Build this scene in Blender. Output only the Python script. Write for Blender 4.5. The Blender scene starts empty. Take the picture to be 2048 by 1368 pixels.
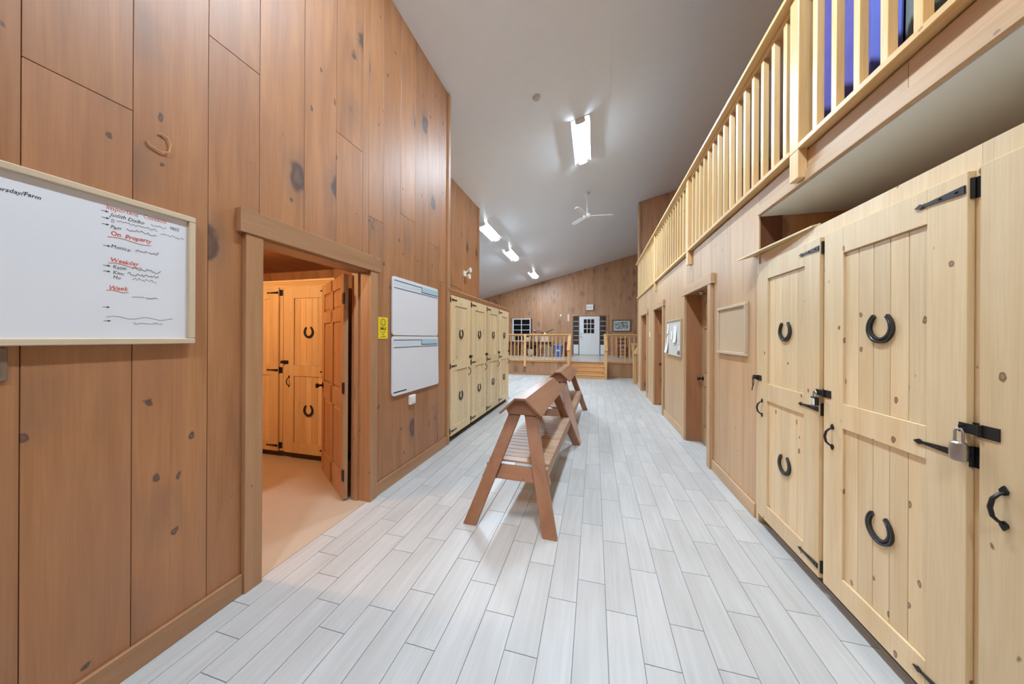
import bpy, bmesh, math, random
from mathutils import Matrix, Vector, Euler
random.seed(7)
R = math.radians
SC = bpy.context.scene
COL = SC.collection

# ------------------------------------------------------------------ camera
F_PX = 625.0
YAW = math.atan(165 / F_PX)
cam = bpy.data.cameras.new('camera')
cam.sensor_fit = 'HORIZONTAL'; cam.sensor_width = 36.0
cam.lens = F_PX / 2048 * 36.0
cam.shift_y = -8.8 / 2048
cam.clip_start = 0.05; cam.clip_end = 100
camo = bpy.data.objects.new('camera', cam); COL.objects.link(camo)
camo.matrix_world = (Matrix.Translation((0, 0, 1.47)) @ Matrix.Rotation(YAW, 4, 'Z')
                     @ Matrix.Rotation(R(90), 4, 'X') @ Matrix.Rotation(R(.28), 4, 'Z'))
SC.camera = camo
# ------------------------------------------------------------------ world, exposure, lamp strengths
wd = bpy.data.worlds.new('world'); SC.world = wd; wd.use_nodes = True
wd.node_tree.nodes['Background'].inputs[0].default_value = (.02, .03, .06, 1)   # night outside
wd.node_tree.nodes['Background'].inputs[1].default_value = .3
SC.view_settings.view_transform = 'Standard'
SC.view_settings.look = 'None'
SC.view_settings.gamma = 1.0
SC.view_settings.use_curve_mapping = False
SC.view_settings.exposure = -0.06
LAMP = 228.0        # fluorescent diffusers
BULB = 95.0         # unseen warm bulb added in the tack room

# ceiling plane
def cz(x): return 4.80 + .25 * (x + 1.95)
SLOPE = math.atan(.25)

# ------------------------------------------------------------------ materials
MATS = {}
def srgb(r, g, b):
    f = lambda c: (c/255)/12.92 if c/255 <= .04045 else (((c/255)+.055)/1.055)**2.4
    return (f(r), f(g), f(b), 1)
def newmat(name):
    m = bpy.data.materials.new(name); m.use_nodes = True
    nt = m.node_tree
    return m, nt, nt.nodes, nt.links, nt.nodes['Principled BSDF']
def plain(name, col, rough=.5, metal=0., spec=.5, bump=0., bscale=200, var=0.):
    if name in MATS: return MATS[name]
    m, nt, N, L, P = newmat(name)
    P.inputs['Roughness'].default_value = rough; P.inputs['Metallic'].default_value = metal
    P.inputs['Specular IOR Level'].default_value = spec
    tc = N.new('ShaderNodeTexCoord')
    nz = N.new('ShaderNodeTexNoise'); nz.inputs['Scale'].default_value = 6; nz.inputs['Detail'].default_value = 3
    L.new(tc.outputs['Object'], nz.inputs['Vector'])
    mx = N.new('ShaderNodeMix'); mx.data_type = 'RGBA'
    d = 1 - max(var, .04)
    mx.inputs[6].default_value = col
    mx.inputs[7].default_value = (col[0]*d, col[1]*d, col[2]*d, 1)
    L.new(nz.outputs['Fac'], mx.inputs[0]); L.new(mx.outputs[2], P.inputs['Base Color'])
    if bump:
        n2 = N.new('ShaderNodeTexNoise'); n2.inputs['Scale'].default_value = bscale
        L.new(tc.outputs['Object'], n2.inputs['Vector'])
        b = N.new('ShaderNodeBump'); b.inputs['Strength'].default_value = bump; b.inputs['Distance'].default_value = .002
        L.new(n2.outputs['Fac'], b.inputs['Height']); L.new(b.outputs['Normal'], P.inputs['Normal'])
    MATS[name] = m
    return m
def emit(name, col, strength):
    if name in MATS: return MATS[name]
    m, nt, N, L, P = newmat(name)
    P.inputs['Base Color'].default_value = (.8, .8, .8, 1)
    P.inputs['Emission Color'].default_value = col
    P.inputs['Emission Strength'].default_value = strength
    MATS[name] = m
    return m
WOODS = {  # light, dark, knot colour, roughness, knot threshold, streak strength
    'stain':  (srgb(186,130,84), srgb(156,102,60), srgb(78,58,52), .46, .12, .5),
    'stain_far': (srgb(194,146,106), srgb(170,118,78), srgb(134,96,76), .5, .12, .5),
    'sheen_pale':   (srgb(208,174,134), srgb(190,150,110), srgb(140,110,90), .42, .07, .35),  # brown stain made paler, fluorescent sheen put into its colour
    'pine':   (srgb(234,212,172), srgb(222,192,146), srgb(112,74,48), .42, .085, .35),
    'pine_lamplit': (srgb(230,202,158), srgb(212,176,126), srgb(130,84,46), .45, .05, .5),  # locker pine again, warm lamp glow mixed into its colours
    'rail':   (srgb(242,208,154), srgb(228,184,120), srgb(150,100,56), .4, .05, .5),
    'rail_stage': (srgb(230,182,126), srgb(210,154,96), srgb(140,90,50), .4, .05, .5),
    'cornice':(srgb(200,150,108), srgb(178,124,84), srgb(120,80,52), .45, .05, .5),
    'trim':   (srgb(186,142,104), srgb(164,118,80), srgb(104,88,82), .42, .07, .4),
    'rack':   (srgb(166,122,94), srgb(146,102,76), srgb(94,68,52), .30, .04, .4),
    'slat':   (srgb(188,154,126), srgb(166,130,104), srgb(110,80,60), .45, .04, .4),
    'dark':   (srgb(108,64,38), srgb(84,46,26), srgb(50,28,18), .45, .05, .5),
    'frameb': (srgb(214,196,170), srgb(196,176,148), srgb(150,130,105), .4, .0, .3),
}
def wood(kind, ax='Z'):
    key = 'wood_' + kind + '_' + ax
    if key in MATS: return MATS[key]
    c1, c2, ck, rough, kt, st = WOODS[kind]
    m, nt, N, L, P = newmat(key)
    tc = N.new('ShaderNodeTexCoord'); oi = N.new('ShaderNodeObjectInfo')
    rv = N.new('ShaderNodeVectorMath'); rv.operation = 'SCALE'
    cmb = N.new('ShaderNodeCombineXYZ')
    for i, k in enumerate((37.0, 61.0, 23.0)):
        mm = N.new('ShaderNodeMath'); mm.operation = 'MULTIPLY'; mm.inputs[1].default_value = k
        L.new(oi.outputs['Random'], mm.inputs[0]); L.new(mm.outputs[0], cmb.inputs[i])
    ad = N.new('ShaderNodeVectorMath'); ad.operation = 'ADD'
    L.new(tc.outputs['Object'], ad.inputs[0]); L.new(cmb.outputs[0], ad.inputs[1])
    def mapping(across, along):
        mp = N.new('ShaderNodeMapping')
        s = [across]*3; s['XYZ'.index(ax)] = along
        mp.inputs['Scale'].default_value = s
        L.new(ad.outputs[0], mp.inputs['Vector'])
        return mp
    g = N.new('ShaderNodeTexNoise'); g.inputs['Scale'].default_value = 1; g.inputs['Detail'].default_value = 5
    g.inputs['Distortion'].default_value = .8; g.inputs['Roughness'].default_value = .6
    L.new(mapping(9, .8).outputs[0], g.inputs['Vector'])
    f = N.new('ShaderNodeTexNoise'); f.inputs['Scale'].default_value = 1; f.inputs['Detail'].default_value = 3
    L.new(mapping(150, 3.5).outputs[0], f.inputs['Vector'])
    r1 = N.new('ShaderNodeMapRange'); r1.inputs[1].default_value = .3; r1.inputs[2].default_value = .72
    L.new(g.outputs['Fac'], r1.inputs[0])
    mx = N.new('ShaderNodeMix'); mx.data_type = 'RGBA'; mx.inputs[6].default_value = c1; mx.inputs[7].default_value = c2
    L.new(r1.outputs[0], mx.inputs[0])
    # fine streaks
    r2 = N.new('ShaderNodeMapRange'); r2.inputs[1].default_value = .35; r2.inputs[2].default_value = .75
    r2.inputs[3].default_value = 1.0; r2.inputs[4].default_value = 1 - .28*st
    L.new(f.outputs['Fac'], r2.inputs[0])
    mu = N.new('ShaderNodeMix'); mu.data_type = 'RGBA'; mu.blend_type = 'MULTIPLY'; mu.inputs[0].default_value = 1
    L.new(mx.outputs[2], mu.inputs[6]); L.new(r2.outputs[0], mu.inputs[7])
    # piece-to-piece tint
    r3 = N.new('ShaderNodeMapRange'); r3.inputs[3].default_value = .90; r3.inputs[4].default_value = 1.08
    L.new(oi.outputs['Random'], r3.inputs[0])
    mv = N.new('ShaderNodeMix'); mv.data_type = 'RGBA'; mv.blend_type = 'MULTIPLY'; mv.inputs[0].default_value = 1
    L.new(mu.outputs[2], mv.inputs[6]); L.new(r3.outputs[0], mv.inputs[7])
    last = mv.outputs[2]
    big = kind.startswith('stain')
    if big:
        cl = N.new('ShaderNodeTexNoise'); cl.inputs['Scale'].default_value = 1; cl.inputs['Detail'].default_value = 3
        L.new(mapping(5, 1.6).outputs[0], cl.inputs['Vector'])
        r4 = N.new('ShaderNodeMapRange'); r4.inputs[1].default_value = .42; r4.inputs[2].default_value = .72; r4.inputs[4].default_value = .5
        L.new(cl.outputs['Fac'], r4.inputs[0])
        mc = N.new('ShaderNodeMix'); mc.data_type = 'RGBA'; mc.inputs[7].default_value = srgb(162,114,84)
        L.new(r4.outputs[0], mc.inputs[0]); L.new(last, mc.inputs[6]); last = mc.outputs[2]
    if kt > 0:
        wn = N.new('ShaderNodeTexNoise'); wn.inputs['Scale'].default_value = 11; wn.inputs['Detail'].default_value = 3
        L.new(ad.outputs[0], wn.inputs['Vector'])
        wa = N.new('ShaderNodeVectorMath'); wa.operation = 'MULTIPLY_ADD'
        d = .07 if big else .035
        L.new(wn.outputs['Color'], wa.inputs[0]); wa.inputs[1].default_value = (d, d, d*1.6)
        L.new(ad.outputs[0], wa.inputs[2])
        layers = [((2.6, 1.5), .15), ((6.5, 4.2), .085)] if big else [((8.5, 5.6), kt)]
        for (a, b), th in layers:
            mp = N.new('ShaderNodeMapping')
            sc = [a]*3; sc['XYZ'.index(ax)] = b
            mp.inputs['Scale'].default_value = sc
            L.new(wa.outputs[0], mp.inputs['Vector'])
            v = N.new('ShaderNodeTexVoronoi'); v.inputs['Scale'].default_value = 1
            L.new(mp.outputs[0], v.inputs['Vector'])
            if big and th > .1:     # soft grey weathered halos round the big knots
                hr = N.new('ShaderNodeMapRange'); hr.interpolation_type = 'SMOOTHSTEP'
                hr.inputs[1].default_value = th*.9; hr.inputs[2].default_value = th*2.6
                hr.inputs[3].default_value = .75; hr.inputs[4].default_value = 0
                L.new(v.outputs['Distance'], hr.inputs[0])
                gm = N.new('ShaderNodeMath'); gm.operation = 'MULTIPLY'
                L.new(hr.outputs[0], gm.inputs[0]); L.new(g.outputs['Fac'], gm.inputs[1])
                mh = N.new('ShaderNodeMix'); mh.data_type = 'RGBA'; mh.inputs[7].default_value = srgb(120,92,76)
                L.new(gm.outputs[0], mh.inputs[0]); L.new(last, mh.inputs[6]); last = mh.outputs[2]
            kr = N.new('ShaderNodeValToRGB')       # ringed knot: greyish core, dark rim, clear outside
            el = kr.color_ramp.elements
            el[0].position = th*.35; el[0].color = (.62,)*3 + (1,)
            el[1].position = th*1.15; el[1].color = (0, 0, 0, 1)
            e2 = el.new(th*.78); e2.color = (.95,)*3 + (1,)
            e3 = el.new(th*.92); e3.color = (.7,)*3 + (1,)
            L.new(v.outputs['Distance'], kr.inputs[0])
            mk = N.new('ShaderNodeMix'); mk.data_type = 'RGBA'; mk.inputs[7].default_value = ck
            L.new(kr.outputs[0], mk.inputs[0]); L.new(last, mk.inputs[6])
            last = mk.outputs[2]
    L.new(last, P.inputs['Base Color'])
    P.inputs['Roughness'].default_value = rough
    P.inputs['Specular IOR Level'].default_value = .75 if big else .5
    b = N.new('ShaderNodeBump'); b.inputs['Strength'].default_value = .12; b.inputs['Distance'].default_value = .002
    L.new(f.outputs['Fac'], b.inputs['Height']); L.new(b.outputs['Normal'], P.inputs['Normal'])
    MATS[key] = m
    return m
def tile_mat():
    if 'tile' in MATS: return MATS['tile']
    m, nt, N, L, P = newmat('porcelain_plank_tile')
    tc = N.new('ShaderNodeTexCoord'); oi = N.new('ShaderNodeObjectInfo'); ge = N.new('ShaderNodeNewGeometry')
    sm = N.new('ShaderNodeMath'); L.new(oi.outputs['Random'], sm.inputs[0]); L.new(ge.outputs['Random Per Island'], sm.inputs[1])
    fr = N.new('ShaderNodeMath'); fr.operation = 'FRACT'; L.new(sm.outputs[0], fr.inputs[0])
    cmb = N.new('ShaderNodeCombineXYZ')
    for i, k in enumerate((31.0, 53.0, 17.0)):
        mm = N.new('ShaderNodeMath'); mm.operation = 'MULTIPLY'; mm.inputs[1].default_value = k
        L.new(fr.outputs[0], mm.inputs[0]); L.new(mm.outputs[0], cmb.inputs[i])
    ad = N.new('ShaderNodeVectorMath'); L.new(tc.outputs['Object'], ad.inputs[0]); L.new(cmb.outputs[0], ad.inputs[1])
    mp = N.new('ShaderNodeMapping'); mp.inputs['Scale'].default_value = (45, 2.2, 10); L.new(ad.outputs[0], mp.inputs[0])
    g = N.new('ShaderNodeTexNoise'); g.inputs['Scale'].default_value = 1; g.inputs['Detail'].default_value = 4; g.inputs['Distortion'].default_value = .5
    L.new(mp.outputs[0], g.inputs['Vector'])
    mp2 = N.new('ShaderNodeMapping'); mp2.inputs['Scale'].default_value = (7, 1.5, 5); L.new(ad.outputs[0], mp2.inputs[0])
    g2 = N.new('ShaderNodeTexNoise'); g2.inputs['Scale'].default_value = 1; L.new(mp2.outputs[0], g2.inputs['Vector'])
    av = N.new('ShaderNodeMath'); L.new(g.outputs['Fac'], av.inputs[0]); L.new(g2.outputs['Fac'], av.inputs[1])
    r1 = N.new('ShaderNodeMapRange'); r1.inputs[1].default_value = .6; r1.inputs[2].default_value = 1.4; L.new(av.outputs[0], r1.inputs[0])
    mx = N.new('ShaderNodeMix'); mx.data_type = 'RGBA'
    mx.inputs[6].default_value = srgb(201,201,201); mx.inputs[7].default_value = srgb(180,178,175)
    L.new(r1.outputs[0], mx.inputs[0])
    r3 = N.new('ShaderNodeMapRange'); r3.inputs[3].default_value = .94; r3.inputs[4].default_value = 1.04; L.new(fr.outputs[0], r3.inputs[0])
    mv = N.new('ShaderNodeMix'); mv.data_type = 'RGBA'; mv.blend_type = 'MULTIPLY'; mv.inputs[0].default_value = 1
    L.new(mx.outputs[2], mv.inputs[6]); L.new(r3.outputs[0], mv.inputs[7])
    L.new(mv.outputs[2], P.inputs['Base Color']); P.inputs['Roughness'].default_value = .38
    MATS['tile'] = m
    return m
M_iron = lambda: plain('black_iron', srgb(52,50,50), .42, .6)
M_steel = lambda: plain('brushed_steel', srgb(190,188,184), .3, .9)
M_white = lambda: plain('white_paint', srgb(232,232,232), .4)
M_plastic = lambda: plain('white_plastic', srgb(236,234,228), .35)
M_board = lambda: plain('whiteboard_enamel', srgb(226,229,236), .22)
M_black = lambda: plain('black_plastic', srgb(24,24,26), .35)
M_glass = lambda: plain('night_window_glass', srgb(26,27,32), .08)
M_grout = lambda: plain('grout', srgb(146,147,150), .8)
M_brownsw = lambda: plain('bronze_plate', srgb(132,112,98), .4, .3)

# ------------------------------------------------------------------ mesh builder
class MB:
    def __init__(s): s.v = []; s.f = []
    def add(s, vs, fs):
        o = len(s.v); s.v += [tuple(v) for v in vs]; s.f += [tuple(i+o for i in f) for f in fs]; return s
    def hexa(s, b, t):     # 4 bottom pts, 4 top pts, counterclockwise from above
        return s.add(list(b)+list(t), [(3,2,1,0),(4,5,6,7),(0,1,5,4),(1,2,6,5),(2,3,7,6),(3,0,4,7)])
    def box(s, x0, x1, y0, y1, z0, z1):
        return s.hexa([(x0,y0,z0),(x1,y0,z0),(x1,y1,z0),(x0,y1,z0)], [(x0,y0,z1),(x1,y0,z1),(x1,y1,z1),(x0,y1,z1)])
    def prism(s, poly, a0, a1, axis='Y'):   # poly of 2-D points, extruded along axis; XZ for Y, YZ for X, XY for Z
        n = len(poly)
        mk = {'Y': lambda p, a: (p[0], a, p[1]), 'X': lambda p, a: (a, p[0], p[1]), 'Z': lambda p, a: (p[0], p[1], a)}[axis]
        vs = [mk(p, a0) for p in poly] + [mk(p, a1) for p in poly]
        fs = [tuple(range(n)), tuple(range(2*n-1, n-1, -1))]
        for i in range(n):
            j = (i+1) % n; fs.append((j, i, n+i, n+j))
        return s.add(vs, fs)
    def tube(s, pts, r, n=8, cap=True):
        pts = [Vector(p) for p in pts]; rs = r if isinstance(r, (list, tuple)) else [r]*len(pts)
        rings = []; prev = None
        for i, p in enumerate(pts):
            d = (pts[min(i+1, len(pts)-1)] - pts[max(i-1, 0)]).normalized()
            up = prev if prev is not None else (Vector((0,0,1)) if abs(d.z) < .9 else Vector((1,0,0)))
            a = d.cross(up).normalized(); b = a.cross(d).normalized(); prev = b
            rings.append([p + a*math.cos(2*math.pi*k/n)*rs[i] + b*math.sin(2*math.pi*k/n)*rs[i] for k in range(n)])
        vs = [v for rg in rings for v in rg]; fs = []
        for i in range(len(pts)-1):
            for k in range(n):
                k2 = (k+1) % n
                fs.append((i*n+k, i*n+k2, (i+1)*n+k2, (i+1)*n+k))
        if cap: fs += [tuple(range(n-1, -1, -1)), tuple((len(pts)-1)*n+k for k in range(n))]
        return s.add(vs, fs)
    def lathe(s, prof, c=(0,0,0), n=20, axis='Z'):   # prof (r, h)
        mk = {'Z': lambda a, b, h: (c[0]+a, c[1]+b, c[2]+h), 'Y': lambda a, b, h: (c[0]+a, c[1]+h, c[2]+b), 'X': lambda a, b, h: (c[0]+h, c[1]+a, c[2]+b)}[axis]
        vs = []; fs = []
        for r, h in prof:
            for k in range(n):
                t = 2*math.pi*k/n; vs.append(mk(r*math.cos(t), r*math.sin(t), h))
        for i in range(len(prof)-1):
            for k in range(n):
                k2 = (k+1) % n; fs.append((i*n+k, i*n+k2, (i+1)*n+k2, (i+1)*n+k))
        fs += [tuple(range(n-1, -1, -1)), tuple((len(prof)-1)*n+k for k in range(n))]
        return s.add(vs, fs)
    def xf(s, M):
        s.v = [tuple(M @ Vector(v)) for v in s.v]; return s
    def mirx(s):
        s.v = [(-x, y, z) for x, y, z in s.v]; return s
    def mesh(s, name, mat, bevel=0, smooth=False):
        me = bpy.data.meshes.new(name); me.from_pydata(s.v, [], s.f)
        bm = bmesh.new(); bm.from_mesh(me)
        bmesh.ops.recalc_face_normals(bm, faces=bm.faces)
        if bevel:
            bmesh.ops.bevel(bm, geom=list(bm.edges), offset=bevel, segments=1, affect='EDGES', clamp_overlap=True)
        if smooth:
            for f in bm.faces: f.smooth = True
        bm.to_mesh(me); bm.free()
        if smooth: me.set_sharp_from_angle(angle=R(40))
        me.materials.append(mat)
        return me
    def build(s, name, mat, parent=None, bevel=0, smooth=False):
        return link(name, s.mesh(name, mat, bevel, smooth), parent)
def link(name, me, parent=None, loc=(0,0,0), rz=0):
    o = bpy.data.objects.new(name, me); COL.objects.link(o)
    o.location = loc
    if rz: o.rotation_euler = (0, 0, rz)
    if parent: o.parent = parent
    return o
def tag(o, label, cat, group=None):
    o['label'] = label; o['category'] = cat
    if group: o['group'] = group
    return o
def thing(name, label, cat, loc=(0,0,0), rz=0, group=None):
    o = bpy.data.objects.new(name, None); COL.objects.link(o)
    o.empty_display_size = .1
    o.location = loc; o.rotation_euler = (0, 0, rz)
    return tag(o, label, cat, group)
def struct(name, mb, mat, label, cat, bevel=0):
    o = mb.build(name, mat, None, bevel); o['kind'] = 'structure'
    return tag(o, label, cat)
def structE(name, label, cat, loc=(0,0,0), rz=0):
    o = thing(name, label, cat, loc, rz); o['kind'] = 'structure'; return o
CACHE = {}
def piece(name, mat, x0, x1, y0, y1, z0, z1, parent, bevel=0.0):
    """box centred on its own origin; equal boxes share one mesh"""
    d = (round(x1-x0, 4), round(y1-y0, 4), round(z1-z0, 4))
    k = (d, mat.name, bevel)
    if k not in CACHE:
        CACHE[k] = MB().box(-d[0]/2, d[0]/2, -d[1]/2, d[1]/2, -d[2]/2, d[2]/2).mesh(name, mat, bevel)
    return link(name, CACHE[k], parent, ((x0+x1)/2, (y0+y1)/2, (z0+z1)/2))
def copy_tree(o, parent=None):
    c = o.copy(); COL.objects.link(c); c.parent = parent
    for ch in list(o.children): copy_tree(ch, c)
    return c
def text(name, body, size, mat, x, y, z, parent, shear=0., rot=0., align='LEFT', wide=1.0, jit=0., bold=0.):
    cu = bpy.data.curves.new('t', 'FONT'); cu.body = body; cu.size = size; cu.shear = shear; cu.align_x = align; cu.resolution_u = 2
    cu.offset = bold
    t = bpy.data.objects.new('t', cu); COL.objects.link(t)
    dg = bpy.context.evaluated_depsgraph_get()
    me = bpy.data.meshes.new_from_object(t.evaluated_get(dg))
    bpy.data.objects.remove(t); bpy.data.curves.remove(cu)
    me.transform(Matrix.Rotation(R(90), 4, 'X') @ Matrix.Rotation(rot, 4, 'Z') @ Matrix.Diagonal((wide, 1, 1, 1)))
    if jit:
        ph = random.random()*6
        for v in me.vertices:
            v.co.z += jit*math.sin(v.co.x*70+ph) + jit*.6*math.sin(v.co.x*190+ph*2)
            v.co.x += jit*math.sin(v.co.z*160+ph)
    me.materials.clear(); me.materials.append(mat)
    return link(name, me, parent, (x, y, z))
L_, R_, F_ = R(90), R(-90), 0.0      # facing of wall-mounted things: on left wall, right wall, far wall

# ================================================================== SETTING
XL, XR = -1.95, 1.29
# ---- ceiling: slab and two panels with an open seam
def slab_between(mb, x0, x1, y0, y1, d0, d1):
    return mb.hexa([(x0,y0,cz(x0)+d0),(x1,y0,cz(x1)+d0),(x1,y1,cz(x1)+d0),(x0,y1,cz(x0)+d0)],
                   [(x0,y0,cz(x0)+d1),(x1,y0,cz(x1)+d1),(x1,y1,cz(x1)+d1),(x0,y1,cz(x0)+d1)])
Mceil = plain('ceiling_sheet', srgb(238,243,250), .42, bump=.05, bscale=60)
ceil = struct('ceiling', slab_between(MB(), -7.3, 5.2, -2.7, 17.5, .012, .12), plain('ceiling_deck', srgb(225,224,222), .8), 'sloping off-white ceiling rising towards the loft', 'ceiling')
for x0, x1 in ((-7.3, -3.449), (-3.4475, .2095), (.2115, 5.2)):
    slab_between(MB(), x0, x1, -2.7, 17.5, 0, .012).build('ceiling_panel', Mceil, ceil)

# ---- floor: grout bed, plank tiles
floor = struct('floor', MB().box(-7.3, 5.2, -2.7, 12.2, -.15, -.004), M_grout(), 'pale grey wood-look plank tile floor of the hall', 'floor')
PITCH, TL = .157, .60
known = {-6:1.459,-5:1.615,-4:1.925,-3:1.77,-2:1.595,-1:1.416,0:1.77,1:1.945,2:1.767,3:1.52,4:1.765,5:2.18,6:1.93,7:2.18}
cand = []; gap = .0018
for k in range(-45, 13):
    x0, x1 = -.247 + k*PITCH + gap, -.247 + (k+1)*PITCH - gap
    off = known.get(k, 1.4 + .155*((k*3) % 4) + .02)
    j = math.floor((-1.2-off)/TL)
    while off + j*TL < 12.14:
        y0, y1 = off + j*TL + gap, min(off + (j+1)*TL - gap, 12.14)
        j += 1
        if y1 < -1.2 or y1 - y0 < .05: continue
        a, b = x0, x1
        if y0 < 7.1:
            if b < -1.96 + (0 if y1 < 7.1 else -9): continue
            a = max(a, -1.955)
        b = min(b, 1.56) if y0 < 10.2 else b
        if b - a < .02: continue
        cand.append((a, b, y0, y1))
def seen(t):
    xm, ym = (t[0]+t[1])/2, (t[2]+t[3])/2
    zc = -xm*math.sin(YAW) + ym*math.cos(YAW); xc = xm*math.cos(YAW) + ym*math.sin(YAW)
    return zc > .9 and abs(xc/zc) < 1.85 and ym < 12
vis = sorted([t for t in cand if seen(t)], key=lambda t: math.hypot((t[0]+t[1])/2, (t[2]+t[3])/2))
solo = set(vis[:300]); field = MB()
for t in cand:
    if t in solo: piece('tile', tile_mat(), t[0], t[1], t[2], t[3], -.012, 0, floor, .0006)
    else: field.box(t[0], t[1], t[2], t[3], -.012, 0)
fo = field.build('tile_field', tile_mat(), floor); fo['kind'] = 'stuff'
fo['label'] = 'remaining plank tiles of the hall floor'

# ---- plank wall helpers
def planks_yz(parent, kind, xf, depth, edges, z0, ztop, sgn, joints={}, gap=.0022):
    """vertical boards on a wall running along Y; xf face, sgn +1 faces +X"""
    for i in range(len(edges)-1):
        y0, y1 = edges[i]+gap/2, edges[i+1]-gap/2
        zs = [z0] + joints.get(i, []) + [ztop]
        for a, b in zip(zs[:-1], zs[1:]):
            xa, xb = (xf-depth, xf) if sgn > 0 else (xf, xf+depth)
            piece('plank', wood(kind), xa, xb, y0, y1, a+.0012, b-.0012, parent, .0015)
# ---- left wall
DL0, DL1, DLH = 1.427, 2.365, 2.05
wl = MB()
top = cz(-2.05)
for y0, y1, z0, z1 in ((-2.7, DL0-.02, 0, top), (DL1+.02, 3.92, 0, top), (DL0-.02, DL1+.02, DLH+.02, top)):
    wl.box(-2.12, -1.964, y0, y1, z0, z1)
wall_left = struct('wall_left', wl, wood('dark'), 'tall brown-stained knotty plank wall with a doorway', 'wall')
edges = [-2.7] + [round(.62 - .275*k, 3) for k in range(12, 0, -1)] + [.62,.895,1.17,1.427]
planks_yz(wall_left, 'stain', XL, .012, edges, 0, cz(XL), 1, {13: [2.45], 15: [3.04], 11: [3.3], 10:[1.9]})
planks_yz(wall_left, 'stain', XL, .012, [1.427,1.726,2.003,2.29,2.365], DLH, cz(XL), 1, {2:[3.07]})
planks_yz(wall_left, 'stain', XL, .012, [2.365,2.561,2.835,3.11,3.385,3.66,3.92], 0, cz(XL), 1, {0:[2.55], 2:[2.75], 4:[2.62], 5:[2.2]})
# closing return and recessed wall behind the lockers
XRC = -2.73
wr = MB().box(XRC-.12, XRC-.012, 3.70, 7.10, 0, cz(XRC-.12)).box(-2.73, -2.12, 3.80, 3.92, 0, cz(-2.73)).box(-7.2, XRC-.12, 7.0, 7.1, 0, cz(-7.2))
wall_recess = struct('wall_recess', wr, wood('dark'), 'brown plank wall set back above the pine locker row', 'wall')
planks_yz(wall_recess, 'stain', XRC, .012, [3.92+.2725*k for k in range(12)] + [7.10], 0, cz(XRC), 1)
struct('trim_1', MB().box(-1.99, -1.925, 3.885, 3.945, 0, cz(-1.99)-.0), wood('trim'), 'tall dark corner post at the end of the plank wall', 'trim', .004)
struct('trim_2', MB().box(XRC-.05, XRC+.025, 7.06, 7.125, 0, cz(XRC-.05)), wood('trim'), 'corner post at the end of the wall above the lockers', 'trim', .004)
# door casing left doorway
tr = structE('trim_3', 'brown board casing around the doorway to the cupboard room', 'trim')
def cas(y0, y1, z0, z1, x0=-1.95, x1=-1.919, kind='trim', ax='Z', parent=None):
    return piece('casing_board', wood(kind, ax), x0, x1, y0, y1, z0, z1, parent, .002)
cas(1.333, 1.43, 0, 2.06, parent=tr); cas(2.362, 2.455, 0, 2.06, parent=tr)
piece('header_board', wood('trim', 'Y'), -1.95, -1.912, 1.30, 2.485, 2.06, 2.195, tr, .002)
piece('jamb_liner', wood('trim'), -2.125, -1.952, DL0-.02, DL0, 0, DLH, tr)
piece('jamb_liner', wood('trim'), -2.125, -1.952, DL1, DL1+.02, 0, DLH, tr)
piece('jamb_liner', wood('trim', 'Y'), -2.125, -1.952, DL0-.02, DL1+.02, DLH, DLH+.02, tr)
piece('door_stop', wood('trim'), -2.09, -2.05, DL1-.012, DL1, 0, DLH, tr)
piece('door_stop', wood('trim'), -2.09, -2.05, DL0, DL0+.012, 0, DLH, tr)
# baseboards
def baseboard(name, y0, y1, x, sgn, label):
    xs = (x, x+.018) if sgn > 0 else (x-.018, x)
    struct(name, MB().box(xs[0], xs[1], y0, y1, 0, .115), wood('trim' if sgn > 0 else 'sheen_pale', 'Y'), label, 'baseboard', .003)
baseboard('baseboard_left', -2.6, 1.333, XL, 1, 'brown skirting board under the large framed whiteboard')
baseboard('baseboard_left_far', 2.455, 3.885, XL, 1, 'brown skirting board below the pair of planner boards')

# ---- right wall with three recessed doorways
OPEN = [(4.06, 5.02), (6.57, 7.50), (8.45, 9.40)]
wrr = MB(); zt = 2.66
segs = [(2.97, 4.06), (5.02, 6.57), (7.50, 8.45), (9.40, 10.18)]
for a, b in segs: wrr.box(XR+.014, XR+.16, a-.0, b, 0, zt)
for a, b in OPEN: wrr.box(XR+.014, XR+.16, a, b, 2.11, zt)
wall_right = struct('wall_right', wrr, wood('dark'), 'pale brown board wall with three recessed doorways', 'wall')
def split(a, b): n = max(1, round((b-a)/.275)); return [a + (b-a)*i/n for i in range(n+1)]
for a, b in segs: planks_yz(wall_right, 'sheen_pale', XR, .012, split(a, b), 0, zt, -1, gap=.0006)
for a, b in OPEN: planks_yz(wall_right, 'sheen_pale', XR, .012, split(a, b), 2.11, zt, -1, gap=.0006)
names = ['near the cork board', 'beside the pinned notice board', 'at the far end of the pale wall']
for i, (a, b) in enumerate(OPEN):
    t = structE('trim_%d' % (4+i), 'brown casing of the recessed doorway ' + names[i], 'trim')
    for y0, y1 in ((a-.09, a+.004), (b-.004, b+.09)):
        piece('casing_board', wood('sheen_pale'), XR-.034, XR, y0, y1, 0, 2.09, t, .002)
    piece('header_board', wood('sheen_pale', 'Y'), XR-.04, XR, a-.125, b+.125, 2.09, 2.205, t, .002)
    D = .235 if i == 0 else .19
    piece('jamb_liner', wood('stain'), XR+.0, XR+D, a, a+.02, 0, 2.09, t)
    piece('jamb_liner', wood('stain'), XR+.0, XR+D, b-.02, b, 0, 2.09, t)
    piece('jamb_liner', wood('stain', 'Y'), XR+.0, XR+D, a, b, 2.09, 2.11, t)
bb = [(2.99, 3.97), (5.11, 6.48), (7.59, 8.36), (9.49, 10.18)]
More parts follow.
